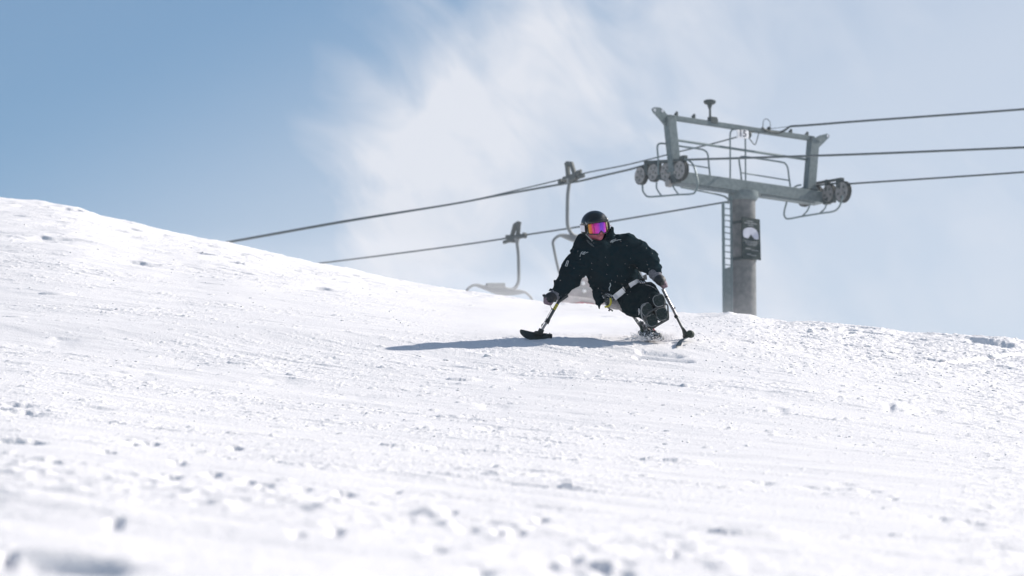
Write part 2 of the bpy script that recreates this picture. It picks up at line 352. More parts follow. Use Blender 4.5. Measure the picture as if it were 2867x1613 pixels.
Q = globals().get('QUALITY', 1.0)
sc_in = np.linspace(-120, 2990, int(1300 * Q)); lo = -120 - np.cumsum(np.linspace(4, 90, 50)); hi = 2990 + np.cumsum(np.linspace(4, 90, 50))
cols = np.concatenate([lo[::-1], sc_in, hi])
def rows_():
    out_ = [-40, -25, -15, -8, -4, -1, 1, 2.4, 3.4]; d = 4.0
    while d < 250:
        out_.append(d)
        if d < 14: st = .035
        elif d < 26: st = .030
        elif d < 30: st = .024
        elif d < 56: st = .021
        elif d < 80: st = .045
        elif d < 84: st = .15
        else: st = d * .02
        d += st / Q
    return np.array(out_)
rw = rows_()
Wd = np.maximum(rw, 0); Wd = np.where(rw < 12, 6 + rw.clip(-40, 12) * .5, rw); Wd = np.where(rw < 0, 6 + (-rw) * .8, Wd); Wd = np.maximum(Wd, np.where(rw >= 0, rw, 0))
Qc = (cols - CX) / FPX
XX = Qc[None, :] * Wd[:, None]; DD = np.repeat(rw[:, None], len(cols), 1)
# widen the outer columns so the sheet is broad close to the camera too
ext = np.zeros(len(cols)); ext[:50] = -(np.arange(50)[::-1] / 49.) ** 2 * 60; ext[-50:] = (np.arange(50) / 49.) ** 2 * 60
XX = XX + ext[None, :]
HH = snow_h(XX.ravel(), DD.ravel())
co = np.stack([XX.ravel(), DD.ravel(), HH], 1).astype(np.float32)
nr, nc = XX.shape
idx = np.arange(nr * nc).reshape(nr, nc)
quads = np.stack([idx[:-1, :-1], idx[:-1, 1:], idx[1:, 1:], idx[1:, :-1]], -1).reshape(-1, 4).astype(np.int32)
me = bpy.data.meshes.new('snow_slope'); me.vertices.add(len(co)); me.vertices.foreach_set('co', co.ravel())
me.loops.add(quads.size); me.loops.foreach_set('vertex_index', quads.ravel())
me.polygons.add(len(quads)); me.polygons.foreach_set('loop_start', np.arange(0, quads.size, 4, dtype=np.int32))
me.polygons.foreach_set('use_smooth', np.ones(len(quads), bool)); me.update(calc_edges=True)
print('snow verts', len(co))
ground = bpy.data.objects.new('snow_slope', me); S.collection.objects.link(ground)
ground.rotation_euler = (PITCH, 0, 0); tag(ground, kind='structure')
SNOW = mat('snow', (.92, .90, .915), .55, 0, .2, bump=(70, .6, .012))
_b = SNOW.node_tree.nodes['Principled BSDF']; 
me.materials.append(SNOW)
# loose crumbs of snow lying on the slope
mb = MB()
def crumb(px, D, r):
    X_ = (px - CX) / FPX * D; h = ground_at(px, D); mb.blob((X_, D, h + r * .35), (r * random.uniform(.8, 1.4), r, r * random.uniform(.6, .95)), sub=1, jit=.22)
crs = []
for i in range(700):
    px = random.uniform(-60, 2930); dmin, dmax = 27, 47 + 20 * max(0, (2000 - px) / 2000)
    D = random.uniform(dmin, dmax)
    if 1150 < px < 1830 and 40.5 < D < 56: continue
    crs.append((px, D, random.choice([.004, .005, .006, .007, .009, .012]) * random.uniform(.7, 1.15)))
for i in range(700):
    px = random.uniform(1880, 2920); crs.append((px, random.uniform(37, 48), random.choice([.005, .007, .009, .011])))
for px, D, r in ((2270, 44.4, .06), (2272, 43.7, .05), (2430, 41.8, .045), (2500, 41.2, .04), (2775, 42.2, .07), (2640, 40.6, .05), (2830, 42.6, .05), (2310, 45.5, .05), (410, 33.2, .035), (405, 32.6, .03), (1250, 38.0, .03), (1365, 38.4, .035), (2390, 45, .045)):
    crs.append((px, D, r * .62))
_c = np.array([((p - CX) / FPX * D, D) for p, D, r in crs]); _h = snow_h(_c[:, 0], _c[:, 1])
for (p, D, r), (x_, d_), h_ in zip(crs, _c, _h):
    mb.blob((x_, d_, h_ + r * .15), (r * random.uniform(.9, 1.9), r, r * random.uniform(.45, .8)), sub=2 if r > .02 else 1, jit=.26)
o = mb.build('snow_crumbs', SNOW, smooth=True, angle=70); o.rotation_euler = (PITCH, 0, 0)
tag(o, 'loose white crumbs and lumps of snow scattered over the slope', 'snow', kind='stuff')

# ---------------------------------------------------------------- chairlift tower 15 (real upright tower beyond the brow)
BETA = R(35)
A = Vector((math.cos(BETA), math.sin(BETA), 0))          # along the crossarm (right end is farther away)
DL = Vector((-math.sin(BETA), math.cos(BETA), 0))        # along the lift line, away from the viewer
UPV = Vector((0, 0, 1))
AX = at(2081, 560, 104.0)
STEEL = mat('galvanised_steel', (.115, .155, .170), .6, .1, .25, noise=(11, (.175, .215, .230), .35, .7))
POST = mat('tower_post_paint', (.135, .15, .158), .8, 0, .15, noise=(7, (.205, .21, .215), .38, .64))
DARKST = mat('dark_steel', (.055, .075, .08), .6, .1, .4)
PIPE = mat('pipe_steel', (.15, .20, .215), .5, .2, .4)
RUBBER = mat('black_rubber', (.03, .04, .042), .7)
SHEAVE = mat('sheave_steel', (.30, .30, .30), .6, .1, .3, noise=(9, (.20, .205, .21), .4, .65))
ROPE = mat('wire_rope', (.10, .125, .135), .55, .2, .4)
HOLE = mat('hole_light', (.50, .54, .60), .6)
WHITE = mat('white_sign', (.88, .89, .92), .5)
INK = mat('dark_ink', (.03, .045, .09), .6)
BOARD = mat('board_dark', (.030, .048, .052), .7, 0, .2)
PALE = mat('board_print', (.55, .58, .66), .6, noise=(5, (.42, .45, .55), .4, .6))
def c2(x, y): return (1760 + x / 3.8136, 260 + y / 3.8136)
def pA(x, y, off=0.0):                                   # crop point on the crossarm plane, pushed 'off' m along the line
    px, py = c2(x, y); return onplane(px, py, AX + DL * off, DL)
zbase = cam2world(((2081 - CX) / FPX * 104, 104, ground_at(2081, 104)))
ztop = pA(1225, 1085)
tower = empty('chairlift_tower', (AX.x, AX.y, zbase.z), 'grey steel chairlift tower with crossarm, sheave wheels and number 15', 'lift tower')
TO = tower.location.copy()
def tb(mb_, name, m, sm=True, parent=None, org=None):
    return mb_.build(name, m, parent if parent is not None else tower, sm, org=TO)
m_ = MB(); base = Vector((AX.x, AX.y, zbase.z - 1.5)); top = Vector((AX.x, AX.y, ztop.z))
m_.tube([base, top + UPV * .02], [.285, .285], 32)
tb(m_, 'post', POST)
m_ = MB(); m_.lathe(top, UPV, [(.30, -.16), (.35, -.10), (.355, -.08), (.355, .05), (.34, .06)], 28)
g0 = pA(1000, 1098, -.12); m_.tube(curve([pA(560, 1008, -.2), pA(840, 1062, -.2), g0, pA(1050, 1125, -.1), pA(1085, 1165, -.1)], 4), .022, 8); tb(m_, 'head_flange', STEEL)
def level(x, y0, x1, off=0.):                            # level line along the arm starting at a crop point
    P = pA(x, y0, off); q_ = pA(x1, y0, off); k = (q_ - P).dot(A); return P, P + A * k
# crossarm box girder
P, Q2 = level(640, 932, 2035); P0, _ = level(640, 932, 330)
P0 = P + A * ((pA(500, 932) - P).dot(A))
m_ = MB(); m_.beam(P0, Q2, DL, .44, .275, .05); 
tb(m_, 'crossarm', STEEL, False)
ARM_L, ARM_R = P0, Q2
m_ = MB()                                               # catwalk grating edge under the arm
dz = UPV * -.165
m_.beam(P0 + dz + A * .5 - DL * .18, AX + UPV * (P.z - AX.z) + dz - DL * .18 - A * .4, DL, .05, .03); tb(m_, 'walkway_edge', STEEL, False); m_ = MB()
m_.beam(AX + UPV * (P.z - AX.z) + dz - DL * .18 + A * .4, Q2 + dz - DL * .18 - A * .3, DL, .05, .03)
tb(m_, 'walkway_edge', STEEL, False)
# masts and top bar
mL = (pA(435, 262), pA(503, 900)); mR = (pA(1972, 492), pA(1925, 1085))
for a_, b_ in (mL, mR):
    m_ = MB(); m_.beam(a_, b_, A, .255, .20, .08); m_.beam(a_ - UPV * .02, a_ + (b_ - a_) * .02, A, .29, .23, .1)
    m_.beam(b_ + UPV * .16, b_ + UPV * .10, A, .34, .30, .1)
    tb(m_, 'mast', STEEL, False)
m_ = MB(); m_.beam(pA(430, 262), pA(1975, 492), DL, .11, .115, .1); tb(m_, 'top_bar', STEEL, False)
for poly, hole in (([(250, 172), (272, 155), (330, 158), (372, 190), (400, 228), (500, 272), (470, 310), (385, 348), (320, 268), (262, 205)], [(272, 186), (355, 196)]),
                   ([(1915, 498), (2000, 478), (2040, 455), (2110, 437), (2138, 450), (2136, 478), (2085, 528), (2022, 590), (1960, 560)], [(2118, 462)])):
    m_ = MB(); m_.plate([pA(*p) for p in poly], DL, .05)
    for dlt in (-.09, .0): pass
    e_ = tb(m_, 'mast_head_plate', STEEL, False)
    for hx, hy in hole: m_ = MB(); m_.lathe(pA(hx, hy), DL, [(.035, -.032), (.035, .032)], 14); m_.build('pin_hole', HOLE, e_, org=TO)
for x, y in ((508, 232), (693, 257), (1728, 418), (1902, 447)):
    m_ = MB(); b_ = pA(x, y + 10); m_.beam(b_ - UPV * .05, b_ + UPV * .05, A, .085, .07, .2); m_.beam(b_ + UPV * .03 - A * .01, b_ + UPV * .085 + A * .03, A, .05, .05, .2); tb(m_, 'cable_clamp', DARKST, False)
# wind gauge
m_ = MB(); m_.tube([pA(872, 300), pA(868, 140)], .028, 10); m_.beam(pA(862, 290), pA(930, 300), DL, .14, .16, .1); m_.beam(pA(935, 285), pA(932, 350), DL, .10, .05, .1)
wg = tb(m_, 'wind_gauge_mast', DARKST)
m_ = MB(); m_.lathe(pA(866, 118), UPV, [(.03, -.12), (.05, -.06), (.06, -.02), (.12, .0), (.145, .03), (.145, .07), (.10, .09)], 20); m_.build('wind_gauge_head', DARKST, wg, True, org=TO)
# guard rails on the arm
rails = [([(320, 880), (315, 700), (306, 590), (318, 550), (350, 540), (430, 550), (600, 578), (760, 600), (815, 618), (845, 660), (856, 760), (872, 905)], [(640, 768), (857, 802)]),
         ([(1207, 950), (1195, 830), (1180, 730), (1186, 695), (1210, 683), (1260, 684), (1450, 712), (1640, 742), (1680, 765), (1700, 810), (1712, 900), (1730, 1025)], [(1203, 853), (1716, 936)])]
for loop, mid in rails:
    m_ = MB(); m_.tube(curve([pA(x, y, .12) for x, y in loop], 5), .021, 8); m_.tube([pA(x, y, .12) for x, y in mid], .017, 8); tb(m_, 'guard_rail', PIPE)
m_ = MB(); m_.tube(curve([pA(1085, 935), pA(1085, 700), pA(1084, 470), pA(1090, 420), pA(1108, 396), pA(1140, 388)], 5), .019, 8)
m_.tube([pA(1250, 960), pA(1246, 470)], .019, 8); tb(m_, 'riser_pipe', PIPE)
m_ = MB(); m_.tube([pA(520, 507, .05), pA(1895, 712, .05)], .030, 10); tb(m_, 'cross_brace', PIPE)
m_ = MB(); m_.tube(curve([pA(1275, 470, -.1), pA(1310, 515, -.1), pA(1343, 553, -.1), pA(1362, 530, -.1), pA(1392, 420, -.1)], 4), .012, 6)
m_.tube(curve([pA(1436, 385, -.05), pA(1436, 315, -.05), pA(1452, 284, -.05), pA(1478, 280, -.05), pA(1508, 310, -.05), pA(1515, 372, -.05)], 5), .009, 6)
m_.tube(curve([pA(1425, 372, -.1), pA(1470, 402, -.1), pA(1540, 422, -.1), pA(1600, 425, -.1), pA(1645, 412, -.1)], 4), .03, 8)
m_.blob(pA(1498, 380, -.08), .05, sub=2); m_.blob(pA(1290, 447, -.1), (.06, .06, .085), sub=2); m_.tube([pA(1285, 430, -.08), pA(1345, 412, -.06)], .018, 6)
tb(m_, 'cable_tail', DARKST)
# number plate 15
m_ = MB(); n0 = [pA(x, y, -.24) for x, y in ((1156, 394), (1264, 398), (1280, 412), (1283, 474), (1270, 488), (1158, 480))]; m_.plate(n0, DL, .02)
npl = tb(m_, 'number_plate', WHITE, False)
def text_mesh(txt, size, ex_=.004):
    c = bpy.data.curves.new('t', 'FONT'); c.body = txt; c.size = size; c.extrude = ex_; c.align_x = 'CENTER'; c.align_y = 'CENTER'; c.space_character = 1.1; c.offset = size * .012
    t = bpy.data.objects.new('t', c); S.collection.objects.link(t); dg = bpy.context.evaluated_depsgraph_get()
    m = bpy.data.meshes.new_from_object(t.evaluated_get(dg)); bpy.data.objects.remove(t); return m
tm = text_mesh('15', .225, .004); tm.materials.clear(); tm.materials.append(INK)
to = bpy.data.objects.new('plate_number', tm); S.collection.objects.link(to); to.parent = npl
xr = (A * 1.0).normalized(); zr = UPV; yr = -DL            # text x -> A, y -> up, normal -> towards viewer
M = Matrix((xr, zr, yr)).transposed().to_4x4(); M.translation = pA(1219, 437, -.262) - TO; to.matrix_local = M
# sheave assemblies
def wheel(P_, r_, parent):
    m = MB(); m.lathe(P_, A, [(r_ * .80, -.055), (r_, -.045), (r_, -.030), (r_ * .93, -.015), (r_ * .93, .015), (r_, .030), (r_, .045), (r_ * .8, .055)], 36, 0)
    o_ = m.build('sheave_wheel', RUBBER, parent, True, org=TO)
    m = MB(); m.lathe(P_, A, [(r_ * .18, -.085), (r_ * .2, -.075), (r_ * .2, -.062), (r_ * .78, -.058), (r_ * .86, -.064), (r_ * .88, -.05), (r_ * .86, .06)], 36)
    u = A.orthogonal().normalized(); v = A.cross(u)
    for k in range(5):
        a_ = k * 2 * math.pi / 5 + .3; dv = u * math.cos(a_) + v * math.sin(a_); m.lathe(P_ + dv * r_ * .5, A, [(r_ * .12, -.060 - .004), (r_ * .11, -.0655)], 10, 1)
    m.build('wheel_disc', [SHEAVE, DARKST], o_, True, org=TO)
def train(anchor, wheels, loops, bars, boxes, side, tb_r=.022):
    """anchor = point whose lift-line plane carries the wheels"""
    pl = lambda x, y, o_=0.: onplane(*c2(x, y), anchor + A * o_, A)
    m = MB()
    for b0, b1, wv, hv in bars: m.beam(pl(*b0, -.0), pl(*b1, -.0), A, wv, hv, .1)
    for (bx, by, bw, bh) in boxes: m.beam(pl(bx, by - bh / 2), pl(bx, by + bh / 2), A, .12, bw / 3.8136 / 119 / .57, .1)
    fr = m.build('sheave_frame', DARKST, tower, False, org=TO)
    for wx, wy, wr in wheels: wheel(pl(wx, wy), wr / 3.8136 / 119.2, fr)
    for lp in loops:
        m = MB(); m.tube(curve([pl(x, y, -.22) for x, y in lp], 5), tb_r if len(lp) > 4 else tb_r * .85, 8); m.build('rope_catcher', PIPE, tower, True, org=TO)
    return pl
aL = onplane(*c2(480, 900), AX, DL) - A * .02; aR = onplane(*c2(2010, 1110), AX, DL) + A * .05
plL = train(aL, [(140, 885, 100), (280, 852, 102), (415, 846, 104), (562, 828, 110)],
      [[(148, 985), (153, 1045), (175, 1085), (215, 1110), (350, 1103), (530, 1088), (675, 1080), (715, 1050), (738, 985), (728, 900), (705, 810), (668, 742), (600, 706)],
       [(300, 955), (298, 1010), (318, 1055), (352, 1100)], [(470, 985), (492, 1030), (535, 1085)]],
      [((190, 745), (600, 722), .12, .07), ((200, 860), (300, 890), .10, .08), ((430, 870), (570, 850), .10, .10), ((250, 900), (500, 935), .10, .09)],
      [(200, 790, 34, 120), (585, 700, 50, 50), (500, 920, 60, 90), (320, 760, 26, 60)], -1)
m_ = MB(); m_.lathe(plL(432, 962, -.05), A, [(.08, -.06), (.10, -.05), (.10, .05), (.08, .06)], 20); tb(m_, 'pivot_cap', SHEAVE)
plR = train(aR, [(1880, 1120, 100), (2008, 1094, 102), (2145, 1078, 104), (2292, 1058, 118)],
      [[(1690, 1150), (1682, 1190), (1668, 1240), (1660, 1295), (1672, 1328), (1705, 1346), (1850, 1320), (2035, 1290), (2180, 1268), (2235, 1235), (2268, 1175), (2285, 1100)],
       [(1935, 1170), (1930, 1210), (1905, 1265), (1852, 1318)], [(2112, 1190), (2092, 1240), (2038, 1288)]],
      [((1980, 970), (2285, 918), .10, .05), ((2000, 1120), (2140, 1130), .1, .09), ((2150, 1110), (2290, 1090), .1, .12), ((1900, 1150), (2200, 1150), .1, .10)],
      [(2125, 985, 22, 110), (2256, 965, 48, 100), (2120, 1160, 50, 60)], 1)
m_ = MB(); m_.tube(curve([plR(1752, 1050, .1), plR(1765, 1015, .1), plR(1800, 992, .1), plR(1840, 985, .1)], 4), .022, 8); tb(m_, 'rope_catcher', PIPE)
# ladder
def pP(px, py, off=-.1): return onplane(px, py, AX + DL * off, DL)
zb = zbase.z - .3
def down(P_): return Vector((P_.x, P_.y, zb))
ld = MB(); s1 = pP(2024.5, 566); s2 = pP(2046.5, 560)
ld.beam(down(s1), s1, A, .045, .06); ld.beam(down(s2), s2 + UPV * .1, A, .03, .05)
ladder = tb(ld, 'ladder', PIPE, False)
for py in (567, 582.6, 601.5, 616.5, 634, 651, 668.5, 686, 704, 722, 740):
    a_ = pP(2024.5, py); b_ = s2 + UPV * (a_.z - s2.z); r_ = MB(); r_.tube([a_, b_], .013 if py not in (601.5,) else .018, 8); r_.build('rung', PIPE, ladder, True, org=TO)
m_ = MB(); a_ = pP(2027, 753, -.12); b_ = pP(2046, 750, -.12); m_.plate([Vector((a_.x, a_.y, zb)), a_, b_ + UPV * .03, Vector((b_.x, b_.y, zb))], DL, .02); m_.build('ladder_guard', STEEL, ladder, False, org=TO)
# information board strapped to the post
for py in (618.5, 720.5):
    zz = onplane(2081, py, AX - DL * .29, DL).z; m_ = MB(); m_.lathe(Vector((AX.x, AX.y, zz)), UPV, [(.291, -.035), (.295, -.03), (.295, .03), (.291, .035)], 28); tb(m_, 'board_strap', DARKST, False)
pB = lambda x, y, o_=0.: onplane(2060 + x / 9.66, 590 + y / 9.66, AX - DL * (.33 + o_), DL)
m_ = MB(); m_.plate([pB(165, 165), pB(640, 240), pB(672, 1340), pB(175, 1270)], DL, .03); bd = tb(m_, 'notice_board', BOARD, False)
m_ = MB(); m_.plate([pB(x, y, .018) for x, y in ((195, 640), (200, 540), (240, 490), (310, 458), (400, 452), (480, 472), (545, 515), (600, 600), (618, 690), (612, 770), (560, 785), (500, 760), (455, 700), (410, 640), (375, 690), (330, 750), (260, 730), (210, 700))], DL, .006); m_.build('board_picture', PALE, bd, False, org=TO)
GREY = mat('board_lettering', (.25, .28, .30), .6)
tl = MB(); rr = random.Random(3)
for y, x0, x1, hh in ((290, 300, 480, 42), (345, 235, 565, 48), (400, 330, 470, 38), (835, 235, 590, 34), (880, 260, 580, 34), (925, 310, 550, 34), (1035, 270, 410, 44), (1062, 430, 620, 34), (1185, 310, 420, 44), (1205, 430, 545, 36)):
    x = x0
    while x < x1:                                   # blurred lines of lettering: strokes of irregular width
        wv = rr.uniform(7, 16); yy = y + (x - 400) * .14; tl.plate([pB(x, yy - hh * .4 * rr.uniform(.8, 1.1), .018), pB(x + wv, yy - hh * .4 * rr.uniform(.8, 1.1), .018), pB(x + wv, yy + hh * .4, .018), pB(x, yy + hh * .4, .018)], DL, .005); x += wv + rr.uniform(4, 12)
tl.build('board_lettering', GREY, bd, False, org=TO)

# ---------------------------------------------------------------- ropes
def rope(pts, anchor, r_, name, label, n=8):
    P_ = [onplane(px, py, anchor, A) for px, py in pts]; m = MB(); m.tube(curve(P_, n), r_, 8)
    org_ = P_[len(P_) // 2]; o_ = m.build(name, ROPE, None, True, org=org_); return tag(o_, label, 'rope')
c3 = lambda x, y: (1260 + x / 3.0196, 420 + y / 3.0196)
rope([(3400, 392), (2867, 413), (2420, 431.5), (2100, 442), c2(700, 712), c2(600, 716), c2(440, 737), c2(280, 752), c2(140, 783), (1760, 475.5), c3(1389, 195), (1624, 507), c3(990, 281), c3(400, 386), c3(0, 461), (960, 622), (640, 679), (420, 716), (-100, 800)], aL, .026, 'haul_rope', 'dark steel haul rope over the left sheaves, carrying the nearer chair')
rope([(3400, 440), (2867, 482), (2420, 512), c2(2310, 974), c2(2240, 966), c2(2145, 974), c2(2008, 992), c2(1880, 1018), (2150, 546), (2043, 564), (1760, 612), (1600, 638.5), c3(600, 724), c3(400, 759), c3(0, 817), (1050, 718), (890, 738), (700, 762), (-100, 870)], aR, .023, 'haul_rope', 'thin steel haul rope over the right sheaves, carrying the farther chair')
aC = onplane(2061, 385, AX, DL); rope([(2064, 384), (2061, 384.6), c2(870, 550), c2(535, 630), c2(0, 765), c3(1150, 194), c3(900, 259), c3(600, 331), c3(300, 401), c3(0, 458.5), (960, 619), (640, 676), (420, 712), (-100, 796)], aC, .018, 'signal_cable', 'thin cable from the number 15 plate down to the left, above the nearer rope')
aT = pA(1645, 412, -.1); rope([c2(1645, 412), c2(1685, 388), c2(1722, 362), c2(1780, 354), c2(1850, 351), c2(2100, 332), (2420, 338.5), (2867, 306), (3400, 262)], aT, .027, 'signal_cable', 'topmost cable running from the tower top bar to the right edge')
rope([c2(1515, 382), c2(1600, 373), c2(1720, 361)], pA(1515, 382, -.1), .007, 'tie_wire', 'hair-thin wire from the top bar clamp to the topmost cable', 3)

# ---------------------------------------------------------------- chairs
CHAIR = mat('chair_steel', (.22, .24, .25), .55, .1, .4)
CHGRIP = mat('chair_grip', (.12, .135, .135), .6, .2, .4)
CPAD = mat('chair_pad', (.36, .33, .34), .75, 0, .3, noise=(6, (.30, .28, .29), .4, .6))
RED = mat('red_pad', (.42, .05, .09), .6)
def make_chair(P_, wdir, fdir, label, lean=0.0):
    root = empty('lift_chair', P_, label, 'chairlift chair', 'chairs hanging from the lift ropes')
    Wv, Fv = Vector(wdir), Vector(fdir)
    q_ = lambda x, z, y=0.: Wv * x + Fv * y + UPV * z
    _q = q_; q_ = lambda x, z, y=0.: _q(x, z * .9, -y * .60)
    m = MB()                                         # detachable grip: A-shaped yoke, lever and rollers, lying along the rope
    m.beam(q_(0, -.02, .05), q_(0, .46, .16), Wv, .09, .11, .2); m.beam(q_(0, .44, .14), q_(0, .40, -.12), Wv, .08, .10, .2); m.beam(q_(0, .42, -.12), q_(0, .02, -.42), Wv, .09, .11, .2)
    m.beam(q_(0, .46, .20), q_(0, .34, .10), Wv, .08, .12, .2); m.beam(q_(0, .03, .35), q_(0, .05, -.55), Wv, .11, .11, .2)
    m.beam(q_(0, -.05, -.10), q_(0, .0, -.55), Wv, .13, .13, .2)
    m.beam(q_(0, .0, .15), q_(-.1, -.04, .75), Wv, .07, .07, .2); m.beam(q_(0, .08, -.4), q_(0, .13, -.8), Wv, .06, .08, .2)
    m.beam(q_(0, -.02, -.55), q_(0, -.02, -1.0), Wv, .06, .09, .2)
    for yy, zz, r_ in ((.72, .0, .075), (-.62, .08, .07), (-.35, .0, .06)): m.lathe(q_(-.06 if yy > 0 else 0, zz, yy), Wv, [(r_ * .7, -.05), (r_, -.04), (r_, .04), (r_ * .7, .05)], 18)
    m.build('grip', CHGRIP, root, True); q_ = _q
    m = MB(); hp = curve([q_(0, .0), q_(.01, -.15), q_(.05, -.45), q_(.06, -1.05), q_(.02, -1.22), q_(-.08, -1.34), q_(-.22, -1.38), q_(-.40, -1.36), q_(-.62, -1.31)], 6)
    n = len(hp); m.tube(hp, [.085 - .04 * min(1, i / 6) for i in range(n)], 12); m.build('hanger', CHAIR, root, True)
    m = MB(); fr = curve([q_(-1.50, -3.0, .35), q_(-1.48, -2.86, .42), q_(-1.50, -2.60, .38), q_(-1.42, -2.35, .05), q_(-1.47, -2.1), q_(-1.56, -1.75), q_(-1.58, -1.56), q_(-1.44, -1.42), q_(-1.25, -1.37), q_(-.97, -1.39), q_(-.55, -1.43), q_(-.15, -1.40), q_(.15, -1.39), q_(.34, -1.44), q_(.48, -1.58), q_(.46, -1.75), q_(.37, -2.1), q_(.32, -2.35, .05), q_(.40, -2.60, .38), q_(.38, -2.86, .42), q_(.40, -3.0, .35)], 5)
    m.tube(fr, .034, 10); m.build('chair_frame', CHAIR, root, True)
    m = MB(); top_ = curve([q_(-1.30, -1.37), q_(-1.0, -1.36), q_(-.55, -1.36), q_(-.1, -1.36), q_(.28, -1.40)], 4); bot = curve([q_(-1.30, -1.40), q_(-.95, -1.48), q_(-.55, -1.56), q_(-.1, -1.52), q_(.28, -1.43)], 4)
    m.plate(top_ + bot[::-1], Fv, .05); m.beam(q_(-.95, -1.36, .0), q_(-.40, -1.30, .0), Fv, .10, .14, .2); m.build('head_panel', CHAIR, root, True)
    m = MB()
    bp_ = [q_(-1.42, -2.36, .02), q_(.30, -2.36, .02), q_(.38, -2.52, .05), q_(.38, -2.95, -.02), q_(-1.48, -2.95, -.02), q_(-1.48, -2.52, .05)]
    m.plate(bp_, Fv, .07); bk = m.build('backrest', CPAD, root, False)
    for x_, z_ in ((-.35, -2.52), (-.38, -2.70), (-.80, -2.60), (-1.1, -2.6), (.05, -2.55)): m = MB(); m.lathe(q_(x_, z_, .03), Fv, [(.045, -.065), (.05, -.055), (.05, .055), (.045, .065)], 14); m.build('sky_hole_disc', WHITE, bk, True)  # pale discs stand in for bright sky seen through holes
    m = MB(); m.beam(q_(-1.48, -3.0, .24), q_(.38, -3.0, .24), Fv, .50, .10, .3); m.build('seat', CPAD, root, False)
    for x0, x1 in ((-1.36, -.98), (-.86, -.48), (-.36, .0)):
        m = MB(); m.beam(q_(x0, -3.09, .25), q_(x1, -3.09, .25), Fv, .46, .06, .2); m.build('seat_pad', RED, root, False)
    m = MB(); m.tube(curve([q_(-1.4, -2.62, .3), q_(-1.35, -2.75, .6), q_(-.55, -2.78, .72), q_(.25, -2.75, .6), q_(.30, -2.62, .3)], 5), .025, 8); m.build('safety_bar', CHAIR, root, True)
    return root
make_chair(onplane(1594, 501, aL, A), -A, -DL, 'nearer lift chair with A-shaped grip, hanging directly behind the skier')
make_chair(onplane(1447, 667, aR, A), A, DL, 'farther lift chair on the right rope, its seat hidden by the brow')

